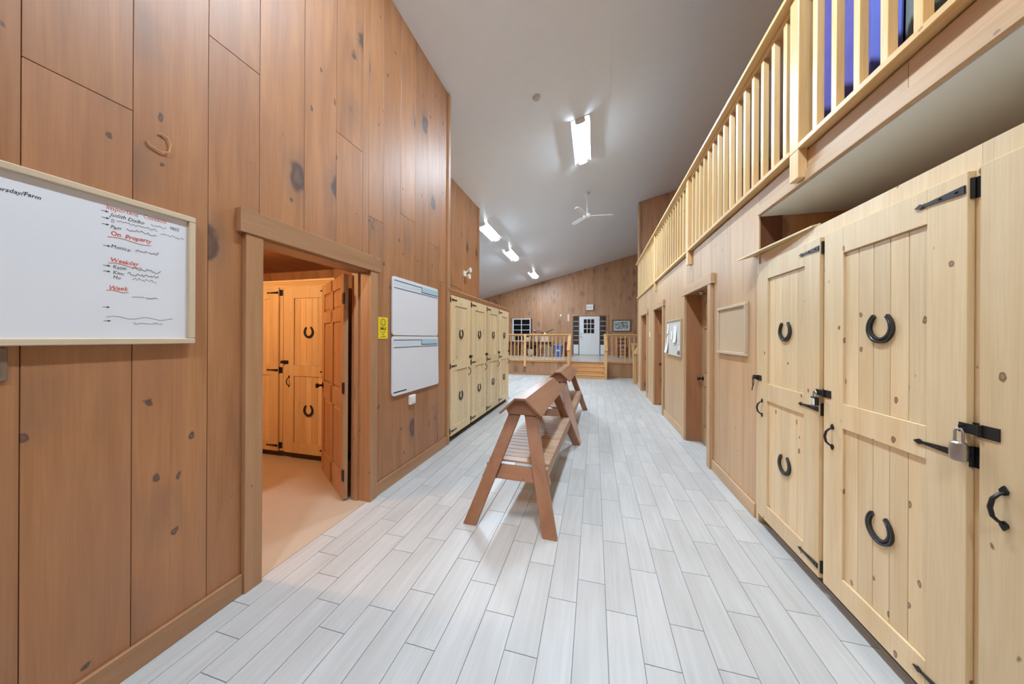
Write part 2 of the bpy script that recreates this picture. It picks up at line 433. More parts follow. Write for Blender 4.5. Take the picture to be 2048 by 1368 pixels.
for i, (a, b) in enumerate(bb):
    baseboard('baseboard_right' + ['', '_second', '_third', '_fourth'][i], a, b, XR, -1, 'brown skirting below ' + ['the empty cork board', 'the pinned notice board', 'the white light switch', 'the last stretch of pale wall by the stage'][i])
# end wall behind right wall end (faces the stage) + niche walls
struct('wall_niche', MB().box(XR+.16, 5.0, 2.985, 3.06, 0, 2.46).box(1.93, 2.0, -2.7, 2.985, 0, 2.46), wood('stain_far'), 'brown board walls of the niche behind the pine lockers', 'wall')
struct('wall_end', MB().box(XR+.16, 5.0, 10.10, 10.18, 0, 2.46), wood('dark'), 'end wall under the loft facing the stage', 'wall')
struct('wall_under_loft', MB().box(XR+.26, 5.0, 3.07, 3.1, 0, 2.46).box(1.62, 1.66, 3.1, 10.1, 0, 2.46), wood('dark'), 'dark wall behind the recessed doors', 'wall')

# ---- loft: floor, soffit, fascia, end wall
loft = struct('floor_loft', MB().box(XR+.03, 5.0, -2.7, 10.18, 2.50, 2.66), wood('dark', 'Y'), 'timber floor of the loft above the lockers', 'floor')
struct('ceiling_soffit', MB().box(XR+.012, 2.0, -2.7, 2.985, 2.462, 2.50), plain('soffit_drywall', srgb(228,230,233), .6), 'grey drywall soffit under the loft above the lockers', 'ceiling')
fa = structE('trim_7', 'pale fascia boards along the loft edge over the lockers', 'trim')
ys = [-2.7, -1.2, .3, 1.72, 2.97]
for a, b in zip(ys[:-1], ys[1:]): piece('fascia_board', wood('sheen_pale', 'Y'), XR, XR+.012, a+.001, b-.001, 2.47, 2.66, fa, .001)
piece('edge_strip', wood('sheen_pale', 'Y'), XR-.014, XR, -2.7, 2.965, 2.468, 2.535, fa, .002)
le = structE('wall_loft_end', 'brown plank wall at the far end of the loft', 'wall')
def planks_xz(parent, kind, yf, depth, edges, z0, top=None, gap=.002, hole=None):
    for i in range(len(edges)-1):
        a, b = edges[i]+gap/2, edges[i+1]-gap/2
        z1a, z1b = (cz(a), cz(b)) if top is None else (top, top)
        mb = MB().hexa([(0,0,0),(b-a,0,0),(b-a,depth,0),(0,depth,0)], [(0,0,z1a-z0),(b-a,0,z1b-z0),(b-a,depth,z1b-z0),(0,depth,z1a-z0)])
        o = mb.build('plank', wood(kind), parent); o.location = (a, yf, z0)
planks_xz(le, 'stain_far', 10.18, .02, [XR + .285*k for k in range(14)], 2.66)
lb = MB().prism([(XR, 2.66), (5.28, 2.66), (5.28, cz(5.28)), (XR, cz(XR))], 10.2, 10.3).build('backing', wood('dark'), le)
piece('corner_post', wood('trim'), XR-.012, XR+.05, 10.15, 10.31, 0, 5.55, le, .003)

# ---- far wall, stage
YF, ZS, YS = 17.2, .56, 12.15
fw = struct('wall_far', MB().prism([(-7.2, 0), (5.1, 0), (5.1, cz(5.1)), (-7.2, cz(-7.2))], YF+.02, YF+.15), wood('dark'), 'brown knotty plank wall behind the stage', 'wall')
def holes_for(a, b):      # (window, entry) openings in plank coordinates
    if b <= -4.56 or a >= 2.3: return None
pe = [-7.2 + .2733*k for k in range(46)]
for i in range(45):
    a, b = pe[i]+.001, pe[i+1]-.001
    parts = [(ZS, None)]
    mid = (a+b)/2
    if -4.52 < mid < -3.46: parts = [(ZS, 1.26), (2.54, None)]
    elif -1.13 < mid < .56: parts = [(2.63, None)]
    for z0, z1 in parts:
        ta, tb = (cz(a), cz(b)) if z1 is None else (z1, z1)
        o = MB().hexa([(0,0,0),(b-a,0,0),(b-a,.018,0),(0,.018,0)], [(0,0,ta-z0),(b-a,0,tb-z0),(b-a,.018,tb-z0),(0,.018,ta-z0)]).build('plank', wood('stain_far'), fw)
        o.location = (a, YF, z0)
struct('floor_stage', MB().box(-7.2, 5.0, YS+.02, YF+.02, .40, ZS), plain('stage_laminate', srgb(186,172,160), .28), 'smooth grey-brown floor of the raised stage', 'floor', .002)
sf = struct('wall_stage_front', MB().box(-7.2, -.9, YS+.03, YS+.1, 0, .40).box(.36, 5.0, YS+.03, YS+.1, 0, .40).box(-.9, .36, YS+.06, YS+.1, 0, .4), wood('dark'), 'brown board front of the raised stage', 'wall')
for a, b in ((-7.2, -.93), (.36, 5.0)):
    n = round((b-a)/.55); 
    for i in range(n):
        piece('board', wood('stain_far'), a+(b-a)*i/n+.0005, a+(b-a)*(i+1)/n-.0005, YS+.012, YS+.03, 0, .53, sf)
    piece('skirting', wood('trim', 'X'), a, b, YS-.006, YS+.012, 0, .09, sf)
    piece('edge_board', wood('rail_stage', 'X'), a, b, YS-.03, YS+.03, .53, ZS+.012, sf, .003)
# outer walls out of view
struct('wall_outer_left', MB().box(-7.3, -7.2, 7.0, 17.4, 0, cz(-7.3)), wood('stain_far'), 'outer plank wall beside the stage area', 'wall')
struct('wall_outer_right', MB().box(5.0, 5.1, -2.7, 17.4, 0, cz(5.0)), wood('stain_far'), 'outer plank wall behind the loft', 'wall')
struct('wall_back', MB().prism([(-7.2, 0), (5.1, 0), (5.1, cz(5.1)), (-7.2, cz(-7.2))], -2.7, -2.6), wood('stain_far'), 'plank wall at the near end of the hall', 'wall')

# ---- cupboard room behind the left doorway
CX0, CX1, CY0, CY1 = -5.3, -2.12, -.6, 3.62
struct('floor_cupboard_room', MB().box(CX0, -1.957, CY0, CY1, -.02, .001), plain('speckled_floor', srgb(196,178,156), .6, bump=.3, bscale=150, var=.14), 'beige speckled floor inside the cupboard room', 'floor')
struct('ceiling_cupboard_room', MB().box(CX0, CX1, CY0, CY1, 2.42, 2.5), wood('stain_far', 'Y'), 'brown board ceiling of the cupboard room', 'ceiling')
cw = structE('wall_cupboard_room', 'brown plank walls of the cupboard room', 'wall')
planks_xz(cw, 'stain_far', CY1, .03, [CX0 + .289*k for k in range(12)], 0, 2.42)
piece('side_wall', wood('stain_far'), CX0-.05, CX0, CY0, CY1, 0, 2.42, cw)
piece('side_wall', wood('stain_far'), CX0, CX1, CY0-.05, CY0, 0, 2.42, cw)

# ================================================================== DOORS
def panel_door(parent, w, h, kind='trim', th=.042):
    """six-panel slab in local x 0..w, y 0..th, children of parent"""
    st, mul = .105, .09
    zr = [(0, .22), (.80, .97), (1.60, 1.72), (h-.115, h)]
    mb = MB().box(0, st, 0, th, 0, h).box(w-st, w, 0, th, 0, h).box((w-mul)/2, (w+mul)/2, 0.0005, th-.0005, 0, h)
    for a, b in zr: mb.box(st-.001, w-st+.001, .0005, th-.0005, a, b)
    mb.build('slab', wood(kind), parent, .0025)
    for x0, x1 in ((st, (w-mul)/2), ((w+mul)/2, w-st)):
        for (a, b), (c, d) in zip(zr[:-1], zr[1:]):
            m = .03
            pm = MB().box(x0, x1, .014, th-.014, b, c)
            for s_, y0, y1 in ((1, .014, .005), (-1, th-.014, th-.005)):
                A = [(x0+.012, y0, b+.012), (x1-.012, y0, b+.012), (x1-.012, y0, c-.012), (x0+.012, y0, c-.012)]
                B = [(x0+m, y1, b+m), (x1-m, y1, b+m), (x1-m, y1, c-m), (x0+m, y1, c-m)]
                pm.add(A+B, [(0,1,5,4),(1,2,6,5),(2,3,7,6),(3,0,4,7),(4,5,6,7)])
            pm.build('panel', wood(kind), parent)
def knob(parent, x, z, y0, out, mat=None, r=.027):
    mat = mat or plain('dark_bronze', srgb(58,46,40), .3, .8)
    s = out
    MB().lathe([(.03, 0), (.03, s*.006), (.012, s*.012), (.011, s*.035), (r*.8, s*.042), (r, s*.055), (r*.8, s*.068), (.004, s*.072)], (x, y0, z), 16, 'Y').build('knob', mat, parent, 0, True)
# open door of the cupboard room
ang = math.atan2(2.83-2.318, -2.94+2.165)
d1 = structE('door_1', 'brown six-panel door standing open into the cupboard room', 'door', (-2.143, 2.345, .012), ang)
panel_door(d1, .895, 2.02)
knob(d1, .895-.065, .93, .042, 1); knob(d1, .895-.065, .93, 0, -1)
for z in (.22, 1.0, 1.80):
    MB().box(-.012, .03, .036, .046, z-.045, z+.045).lathe([(.008, -.05), (.008, .05)], (-.008, .04, z), 10).build('hinge', M_iron(), d1)
# recessed doors on the right
lab = ['brown six-panel door with a dark knob beside the cork board', 'brown panel door recessed beside the pinned notice board', 'brown panel door recessed at the far end of the pale wall']
for i, (a, b) in enumerate(OPEN):
    D = .185 if i == 0 else .145
    d = structE('door_%d' % (2+i), lab[i], 'door', (XR+D, b-.02, .008), R_)
    panel_door(d, b-a-.04, 2.08, 'sheen_pale')
    knob(d, .075, .90, 0, -1)
tag(MB().lathe([(.004, .0), (.022, -.003), (.026, -.012), (.018, -.022), (.02, -.03), (.012, -.042), (.003, -.044)], (XR+.07, 4.62, 2.088), 14).build('door_bumper', M_steel(), None, 0, True), 'small metal bumper under the header of the knobbed door recess', 'bumper')

# ================================================================== LOCKERS
DW = .705; DH0, DH1 = .085, 2.062
def horseshoe_mesh():
    mb = MB(); n = 22; ring = []
    for i in range(n+1):
        t = R(-62 + 304*i/n) - R(90) + R(0)
        t = R(128 + 284*i/n)          # opening faces up
        e = abs(2*i/n-1)
        rx, rz = .060, .064
        cx, czz = math.cos(t)*rx*(1-.12*max(0, e-.55)/.45), math.sin(t)*rz
        w = .0125*(1-.38*e**2); h = .012
        nx, nz = math.cos(t), math.sin(t)
        ring.append([(cx-nx*w, 0, czz-nz*w), (cx+nx*w, 0, czz+nz*w), (cx+nx*w, -h, czz+nz*w), (cx+nx*w*.35, -h, czz+nz*w*.35),
                     (cx, -h*.55, czz), (cx-nx*w*.3, -h, czz-nz*w*.3), (cx-nx*w, -h, czz-nz*w)])
    m = 7; vs = [v for r in ring for v in r]; fs = []
    for i in range(n):
        for k in range(m):
            fs.append((i*m+k, i*m+(k+1) % m, (i+1)*m+(k+1) % m, (i+1)*m+k))
    fs += [tuple(range(m-1, -1, -1)), tuple(n*m+k for k in range(m))]
    mb.add(vs, fs)
    return mb.mesh('horseshoe', plain('horseshoe_iron', srgb(70,70,70), .38, .75), 0, True)
SHOE = horseshoe_mesh()
def hinge_mb():          # hinge line at x=0, strap runs to -x, plate to +x; front is -y
    mb = MB().box(.004, .042, -.004, 0, -.036, .036)
    mb.tube([(0, -.008, -.036), (0, -.008, .036)], .0075, 8)
    mb.prism([(-.004, .0145), (-.15, .005), (-.15, -.005), (-.004, -.0145)], -.0275, -.0235, 'Y')
    mb.prism([(-.148, .005), (-.160, .011), (-.182, 0), (-.160, -.011), (-.148, -.005)], -.0285, -.0235, 'Y')
    for x in (-.03, -.085): mb.lathe([(.004, 0), (.004, -.003), (.001, -.0045)], (x, -.0272, 0), 8, 'Y')
    return mb
def handle_mb():
    mb = MB()
    pts = [(0, -.004, .048), (0, -.016, .043), (0, -.030, .028), (0, -.036, 0), (0, -.030, -.028), (0, -.016, -.043), (0, -.004, -.048)]
    mb.tube([(x, y-.022, z) for x, y, z in pts], [.0045, .005, .0058, .0062, .0058, .005, .0045], 8)
    for s in (1, -1):
        mb.prism([(-.010, s*.046), (0, s*.040), (.010, s*.046), (.012, s*.056), (.005, s*.066), (0, s*.072), (-.005, s*.066), (-.012, s*.056)], -.027, -.0225, 'Y')
    return mb
def hasp_mb():           # plate on the free stile, tongue reaching over the frame (towards -x)
    mb = MB().box(.008, .058, -.026, -.022, -.021, .021)
    mb.tube([(.008, -.028, -.02), (.008, -.028, .02)], .006, 8)
    mb.box(-.052, .006, -.031, -.027, -.017, .017)
    mb.tube([(-.034, -.02, .008), (-.034, -.045, .008), (-.034, -.045, -.008), (-.034, -.02, -.008)], .0035, 6)
    mb.box(-.052, -.018, -.006, 0, -.02, .02)
    return mb
def locker(name, label, group, pitch, depth, side, loc, rz, pine='pine', top=2.145, stile=None):
    """front is local -y; hinge on the right for side=+1; door -x end is the free edge"""
    root = thing(name, label, 'locker', loc, rz, group)
    h = pitch/2
    body = MB().box(-h+.001, h-.001, .02, depth, .085, top-.005)
    for x0, x1 in ((-h+.0005, -DW/2+.012), (DW/2-.012, h-.0005)): body.box(x0, x1, 0, .02, .085, top)
    body.box(-DW/2+.012, DW/2-.012, .0005, .02, DH1-.012, top).box(-DW/2+.012, DW/2-.012, .0005, .02, .085, .12)
    key = ('body', pitch, depth, top, pine)
    if key not in CACHE: CACHE[key] = body.mesh('body', wood(pine))
    link('body', CACHE[key], root)
    key = ('toe', pitch, depth)
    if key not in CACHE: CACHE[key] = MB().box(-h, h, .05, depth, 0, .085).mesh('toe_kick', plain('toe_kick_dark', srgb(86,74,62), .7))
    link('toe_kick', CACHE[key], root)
    # door
    st = .138; PX = DW/2 - st
    key = ('door', side, pine)
    rails = ((DH0, .205), (1.0, 1.13), (1.925, DH1))
    if key not in CACHE:
        mb = MB().box(-DW/2, -PX, -.022, 0, DH0, DH1).box(PX, DW/2, -.022, 0, DH0, DH1)
        for a, b in rails: mb.box(-PX-.0005, PX+.0005, -.0222, 0, a, b)
        CACHE[key] = mb.mesh('door', wood(pine), .0015)
    door = link('door', CACHE[key], root)
    n = 5; bw = 2*PX/n
    for i in range(n):
        for a, b in ((.205, 1.0), (1.13, 1.925)):
            piece('board', wood(pine), -PX+i*bw+.001, -PX+(i+1)*bw-.001, -.011, -.0005, a+.0005, b-.0005, door, .0018)
    for z in (1.528, .607):
        o = link('horseshoe', SHOE, door, (0, -.011, z)); o.rotation_euler = (0, random.uniform(-.08, .08), 0)
    for k, f in (('strap_hinge', hinge_mb), ('handle', handle_mb), ('hasp', hasp_mb)):
        if (k, side) not in CACHE:
            mb = f()
            if side < 0: mb.mirx()
            CACHE[(k, side)] = mb.mesh(k, M_iron(), 0, k == 'handle')
    for z in (2.0, 1.062, .15): link('strap_hinge', CACHE[('strap_hinge', side)], door, (side*DW/2, 0, z))
    link('handle', CACHE[('handle', side)], door, (-side*(DW/2-.07), 0, .935))
    link('hasp', CACHE[('hasp', side)], door, (-side*DW/2, 0, 1.162))
    return root
# right row
rl = ['pine locker next to the pale wall, clip hanging from its hasp', 'pine locker whose hasp holds a padlock with a white label', 'pine locker whose hasp holds a shiny silver padlock']
RC = [2.563, 1.820, 1.077]
for i, y in enumerate(RC):
    locker('pine_locker', rl[i], 'pine lockers under the loft', .743, .55, 1, (XR-.005, y, 0), R_)
struct('trim_8', MB().box(XR-.012, XR+.5, 2.936, 2.968, 0, 2.15), wood('pine'), 'pine end panel between the lockers and the pale wall', 'trim', .002)
# loose crown board at the top of the right row
cb = MB().hexa([(1.165,3.06,2.128),(1.30,3.06,2.16),(1.32,2.30,2.16),(1.272,2.30,2.148)], [(1.165,3.06,2.14),(1.30,3.06,2.172),(1.32,2.30,2.172),(1.272,2.30,2.16)])
tag(cb.build('crown_board', wood('pine', 'Y'), None, .001), 'thin pine crown board jutting off the locker top by the cork board', 'board')
# left row
ll = ['pine locker beside the tall plank wall, first under the brown cornice', 'second pine locker from the tall plank wall under the cornice', 'third pine locker from the tall plank wall under the cornice', 'pine locker at the stage end of the row under the cornice']
for i in range(4):
    locker('pine_locker', ll[i], 'pine lockers under the brown cornice', .77, .72, -1, (XL-.005, 4.355+.77*i, 0), L_, top=2.06)
struct('trim_9', MB().box(-2.5, XL+.005, 3.945, 3.9695, 0, 2.04), wood('pine'), 'pine filler strip between plank wall and locker row', 'trim', .002)
def cornice(name, label, x0, x1, depth, loc, rz, kind):
    prof = [(0.0, 2.03), (-.012, 2.03), (-.014, 2.055), (-.028, 2.085), (-.046, 2.108), (-.05, 2.118), (-.062, 2.12), (-.062, 2.142), (depth, 2.142), (depth, 2.125), (0, 2.125)]
    o = MB().prism([(p[0], p[1]) for p in prof], x0, x1, 'X').build(name, wood(kind, 'X'))
    o.location = loc; o.rotation_euler = (0, 0, rz)
    return tag(o, label, 'cornice')
cornice('cornice', 'brown moulded cornice along the top of the long locker row', 3.90, 7.12, .10, (XL-.012-.016, 0, .0), L_, 'cornice')
# cupboard room row
cl = ['honey-lit pine cupboard in the side room, partly hidden by the open door', 'honey-lit pine cupboard in the side room next to the doorway jamb']
CC = [-3.245, -4.05]
for i, x in enumerate(CC):
    locker('pine_cupboard', cl[i], 'cupboards in the side room', .80, .55, 1, (x, 2.955, 0), 0, 'pine_lamplit', top=2.06)
cornice('cornice', 'stepped pine cornice over the cupboards in the side room', -4.44, -2.865, .1, (0, 2.955+.03, 0), 0, 'pine_lamplit')

# padlocks and clip on the right row
def rpos(i, dx, out, z): return (XR-.005-out, RC[i]-dx, z)
t = thing('padlock', 'small padlock with a white printed label on the middle pine locker', 'padlock', rpos(1, -DW/2-.034, .045, 1.10), R_)
MB().tube([(-.012, 0, .035), (-.012, 0, .062), (-.006, 0, .07), (.006, 0, .07), (.012, 0, .062), (.012, 0, .035)], .0035, 8).build('shackle', M_steel(), t, 0, True)
MB().box(-.02, .02, -.012, .012, -.015, .036).build('lock_body', M_black(), t, .004)
MB().box(-.019, .019, -.0132, -.0118, -.010, .026).build('paper_label', plain('paper', srgb(240,238,232), .7), t)
for k in range(4): MB().box(-.014, .010-.004*(k % 2), -.0138, -.013, .018-.008*k, .020-.008*k).build('label_line', M_black(), t)
t = thing('padlock', 'shiny silver padlock on the pine locker beyond the middle one', 'padlock', rpos(2, -DW/2-.034, .045, 1.09), R_)
MB().tube([(-.013, 0, .02), (-.013, 0, .058), (-.007, 0, .068), (.007, 0, .068), (.013, 0, .058), (.013, 0, .02)], .004, 8).build('shackle', M_steel(), t, 0, True)
MB().lathe([(.012, -.045), (.021, -.04), (.022, -.01), (.019, .018), (.012, .024)], (0, 0, 0), 14).build('lock_body', M_steel(), t, 0, True)
t = thing('snap_hook', 'small black snap hook dangling from the first locker hasp', 'hook', rpos(0, -DW/2-.034, .04, 1.10), R_)
MB().tube([(0, 0, .062), (.010, 0, .045), (.012, 0, .02), (.006, 0, -.005), (-.008, 0, -.002), (-.011, 0, .022), (-.008, 0, .048), (0, 0, .062)], .003, 8).build('loop', M_iron(), t, 0, True)
MB().tube([(0, 0, -.002), (-.012, 0, -.03), (-.018, 0, -.05)], .0035, 8).build('tail', M_iron(), t, 0, True)

# ================================================================== SADDLE RACKS
def saddle_rack(label, loc, rz):
    t = thing('saddle_rack', label, 'saddle rack', loc, rz, 'brown wooden saddle racks on the tile floor')
    H, L2 = .95, .75
    for s in (1, -1):
        piece_pts = [(s*.049, H-.002), (s*.190, .815), (s*.190-s*.012, .803), (s*.047, H-.024)]
        MB().prism(piece_pts, -L2, L2, 'Y').build('side_board', wood('rack', 'Y'), t, .002)
    MB().box(-.051, .051, -L2, L2, H-.019, H).build('top_board', wood('rack', 'Y'), t, .002)
    for s in (1, -1):
        y0, y1 = (s*.652, s*.684)
        MB().prism([(-.122, .795), (.122, .795), (.142, .838), (.05, .926), (-.05, .926), (-.142, .838)], min(y0, y1), max(y0, y1), 'Y').build('gable_board', wood('rack', 'X'), t, .002)
        for q in (1, -1):
            ft = [(q*.265, s*1.035), (q*.372, s*1.035), (q*.372, s*1.072), (q*.265, s*1.072)]
            tp = [(q*.010, s*.612), (q*.117, s*.612), (q*.117, s*.650), (q*.010, s*.650)]
            MB().hexa([(x, y, 0) for x, y in ft], [(x, y, .82) for x, y in tp]).build('leg', wood('rack'), t, .003)
        yl = lambda z: 1.035 - .42*z/.82
        MB().hexa([(-.29, s*yl(.305), .305), (.29, s*yl(.305), .305), (.29, s*(yl(.305)-.03), .305), (-.29, s*(yl(.305)-.03), .305)],
                  [(-.255, s*yl(.40), .40), (.255, s*yl(.40), .40), (.255, s*(yl(.40)-.03), .40), (-.255, s*(yl(.40)-.03), .40)]).build('cross_bar', wood('rack', 'X'), t, .002)
        MB().box(s*.245-.014, s*.245+.014, -.85, .85, .325, .414).build('shelf_rail', wood('slat', 'Y'), t, .002)
    n = 17; w = 1.575/n
    for i in range(n):
        piece('slat', wood('slat', 'X'), -.26, .26, -.7875+i*w+.003, -.7875+(i+1)*w-.003, .414, .431, t, .002)
    return t
saddle_rack('brown wooden saddle rack with slatted shelf, beside the pale plank doorway', (-.588, 3.345, 0), R(-2.0))
saddle_rack('brown wooden saddle rack standing end to end beyond the first, towards the stage', (-.52, 5.515, 0), R(-1.2))
bpy.data.objects['saddle_rack']['label'] = 'brown wooden saddle rack between the cupboard-room doorway and the other rack'

# ================================================================== LOFT RAILING
def railing_baluster(parent, x0, x1, y, z0, z1): piece('baluster', wood('rail'), x0, x1, y-.019, y+.019, z0, z1, parent, .002)
lr = thing('loft_railing', 'long honey pine balustrade along the loft edge', 'railing', (1.29, 0, 2.66))
Z = 2.66
lr.location = (0, 0, 0)
P = [-.05, 2.415, 4.826, 7.307]
piece('top_rail', wood('rail', 'Y'), 1.205, 1.395, -2.55, 10.17, 3.685, 3.722, lr, .004)
piece('top_subrail', wood('rail', 'Y'), 1.262, 1.338, -2.55, 10.17, 3.645, 3.685, lr, .003)
ends = P + [10.17]
for a, b in zip(ends[:-1], ends[1:]):
    piece('bottom_rail', wood('rail', 'Y'), 1.236, 1.372, a+.046, b-.046 if b < 10 else b, 2.672, 2.708, lr, .004)
    n = round((b-a)/.1507); 
    for i in range(1, n): railing_baluster(lr, 1.262, 1.300, a+(b-a)*i/n, 2.708, 3.645)
piece('bottom_rail', wood('rail', 'Y'), 1.236, 1.372, -2.55, -.1, 2.672, 2.708, lr, .004)
for i in range(1, 17): railing_baluster(lr, 1.262, 1.300, -.05-.15*i, 2.708, 3.645)
for y in P: piece('post', wood('rail'), 1.238, 1.2895, y-.045, y+.045, 2.49, 2.672, lr, .003); 
for y in P: piece('post', wood('rail'), 1.238, 1.328, y-.045, y+.045, 2.672, 3.685, lr, .003)

# blankets on a garment rail in the loft
t = thing('garment_rail', 'black metal garment rail standing in the loft behind the balustrade', 'garment rail', (1.85, 2.68, 2.66))
g = MB()
for y in (-.62, .62):
    MB().tube([(0, y, .03), (0, y, 1.66)], .014, 10).build('upright', M_iron(), t, 0, True)
    MB().tube([(-.25, y, .02), (.25, y, .02)], .016, 10).build('foot', M_iron(), t, 0, True)
MB().tube([(0, -.62, 1.65), (0, .62, 1.65)], .014, 10).build('hanging_bar', M_iron(), t, 0, True)
def blanket(label, y0, y1, col, zb, group):
    n = 26; mb = MB(); A = []
    for i in range(n+1):
        u = i/n; y = y0+(y1-y0)*u
        w = .018*math.sin(u*21+y0*9)+.008*math.sin(u*47)
        A.append([(1.85-.045+w, y, zb+.02*math.sin(u*9)), (1.85-.032+w*.7, y, 3.7), (1.85-.018, y, 4.318), (1.85, y, 4.334), (1.85+.018, y, 4.318), (1.85+.034+w*.6, y, 3.7), (1.85+.05+w, y, zb+.06)])
        A[-1] += [(p[0]+(.009 if p[0] < 1.85 else -.009 if p[0] > 1.85 else 0), p[1], p[2]-(.009 if p[2] > 4.3 else 0)) for p in reversed(A[-1])]
    m = 14; vs = [v for r in A for v in r]; fs = []
    for i in range(n):
        for k in range(m): fs.append((i*m+k, i*m+(k+1) % m, (i+1)*m+(k+1) % m, (i+1)*m+k))
    fs += [tuple(range(m-1, -1, -1)), tuple(n*m+k for k in range(m))]
    o = mb.add(vs, fs).build('hanging_blanket', col, None, 0, True)
    return tag(o, label, 'blanket', group)
blanket('violet-blue blanket hanging on the loft rail by the thick post', 2.78, 3.22, plain('violet_cloth', srgb(92,86,160), .8, var=.3), 2.85, 'blankets in the loft')
blanket('brighter blue blanket hanging between the violet and grey ones', 2.46, 2.77, plain('blue_cloth', srgb(90,96,178), .75, var=.3), 2.95, 'blankets in the loft')
blanket('grey-green blanket hanging at the end of the loft rail', 2.12, 2.45, plain('greygreen_cloth', srgb(108,116,112), .85, var=.3), 2.9, 'blankets in the loft')

# ================================================================== CEILING FITTINGS
def ceil_frame(o, x, y, drop=0):
    o.location = (x + math.sin(SLOPE)*drop, y, cz(x) - math.cos(SLOPE)*drop); o.rotation_euler = (0, -SLOPE, 0)
Mlamp = emit('fluorescent_diffuser', (.78, .955, 1.1, 1), LAMP)
def ceiling_light(label, x, y, group='fluorescent ceiling lights'):
    t = thing('ceiling_light', label, 'ceiling light', group=group); ceil_frame(t, x, y)
    hw, hl = .165, .66
    MB().prism([(-hw, 0), (-hw, -.056), (-hw+.006, -.056), (-hw+.012, -.012), (-.08, -.008), (-.078, -.045), (.078, -.045), (.08, -.008), (hw-.012, -.012), (hw-.006, -.056), (hw, -.056), (hw, 0)], -hl, hl, 'Y').build('housing', M_white(), t)
    MB().prism([(-.076, -.043), (-.076, -.067), (-.05, -.080), (0, -.084), (.05, -.080), (.076, -.067), (.076, -.043)], -hl+.03, hl-.03, 'Y').build('diffuser', Mlamp, t)
    for s in (1, -1):
        y0, y1 = sorted((s*(hl-.029), s*hl))
        MB().prism([(-.085, -.0455), (-.085, -.07), (-.05, -.088), (.05, -.088), (.085, -.07), (.085, -.0455)], y0, y1, 'Y').build('end_cap', M_white(), t)
    return t
ceiling_light('single fluorescent light over the first saddle rack, near the ceiling seam', -.265, 6.10)
ceiling_light('fluorescent light next to the wall corner above the lockers', -2.95, 8.58)
ceiling_light('middle light of the row of three leading to the stage', -2.97, 11.15)
ceiling_light('fluorescent light nearest the far wall over the stage', -2.88, 15.0)
ceiling_light('unseen fluorescent light added above the near end of the corridor', -.265, 1.9)  # out of view, added to brighten the near walls and floor
ceiling_light('unseen fluorescent light added close to the near end wall', -.265, -1.8)  # out of view, added as fill from behind the camera
# smoke detector
t = tag(MB().lathe([(.058, 0), (.06, -.012), (.05, -.03), (.03, -.036), (.012, -.038), (.01, -.034), (.002, -.034)], n=20).build('smoke_detector', plain('aged_plastic', srgb(196,190,182), .5), None, 0, True), 'round smoke detector on the sloping ceiling', 'smoke detector')
ceil_frame(t, -.857, 4.612)
# ceiling fan
fx, fy = -.20, 8.34
t = thing('ceiling_fan', 'white three-blade ceiling fan on a long rod', 'ceiling fan', (fx, fy, 4.62))
top = cz(fx) - 4.62
MB().lathe([(.07, top-.07), (.065, top-.05), (.055, top), ], n=16).build('canopy', M_white(), t, 0, True)
MB().tube([(0, 0, .07), (0, 0, top-.06)], .013, 10).build('downrod', M_white(), t, 0, True)
MB().lathe([(.02, .09), (.06, .08), (.10, .05), (.105, .01), (.085, -.03), (.04, -.045), (.005, -.048)], n=20).build('motor', M_white(), t, 0, True)
for k in range(3):
    a = R(8 + 120*k)
    mb = MB().prism([(.09, -.03), (.2, -.055), (.55, -.062), (.64, -.045), (.66, 0), (.64, .045), (.55, .062), (.2, .055), (.09, .03)], .012, .022, 'Z')
    mb.xf(Matrix.Rotation(a, 4, 'Z') @ Matrix.Rotation(R(10), 4, 'X')).build('blade', M_white(), t)

# unseen bulb added to warm and brighten the cupboard room
t = thing('added_bulb', 'unseen warm bulb added on the cupboard room ceiling', 'lamp', (-3.6, 1.35, 2.42))
MB().lathe([(.05, 0), (.05, -.012), (.022, -.03), (.022, -.05)], n=14).build('socket', M_plastic(), t, 0, True)
MB().lathe([(.013, -.045), (.02, -.07), (.038, -.10), (.042, -.12), (.034, -.145), (.012, -.158)], n=14).build('bulb', emit('warm_bulb', (1, .62, .30, 1), BULB*14), t, 0, True)

# ================================================================== LEFT WALL FITTINGS
# large whiteboard (face at x=-1.93)
red, black, grey = plain('red_marker', srgb(206,84,60), .6), plain('black_marker', srgb(40,44,60), .6), plain('faded_marker', srgb(150,154,166), .6)
t = thing('whiteboard', 'large whiteboard in a beige frame with handwritten contact notes', 'whiteboard', (XL, .50, 1.433), L_)
W, Hh = .60, .622
MB().box(-W+.02, W-.02, -.018, 0, .02, Hh-.02).build('panel', M_board(), t)
for x0, x1, z0, z1 in ((-W, W, 0, .026), (-W, W, Hh-.026, Hh), (-W, -W+.026, .026, Hh-.026), (W-.026, W, .026, Hh-.026)):
    piece('frame_bar', wood('frameb', 'X' if x1-x0 > .1 else 'Z'), x0, x1, -.034, -.0, z0, z1, t, .003)
def wr_(body, Y0, z, size, mat, wide=1.0, rot=0., jit=.0012, bold=.0):
    size *= 1.18
    return text('handwriting', body, size, mat, Y0-.50, -.0186, z-1.433-size*.32, t, shear=.25, wide=wide*.86, rot=rot, jit=jit, bold=bold)
def arrow(Y0, z, m=black):
    x = Y0-.50; zz = z-1.433
    MB().box(x, x+.013, -.0187, -.0184, zz-.0008, zz+.0008).add([(x+.012, -.0187, zz+.004), (x+.012, -.0187, zz-.004), (x+.021, -.0187, zz)], [(0,1,2)]).build('handwriting', m, t)
def scrib(Y0, Y1, z, m, h=.006, r=.0007):
    n = int((Y1-Y0)/.0034); pts = []; h *= 1.9; r *= 1.25
    for i in range(n):
        pts.append((Y0-.50+(Y1-Y0)*i/n, -.0186, z-1.433+h*(random.random()-.5)*(1 if i % 5 else .1)))
    MB().tube(pts, r, 4).build('handwriting', m, t)
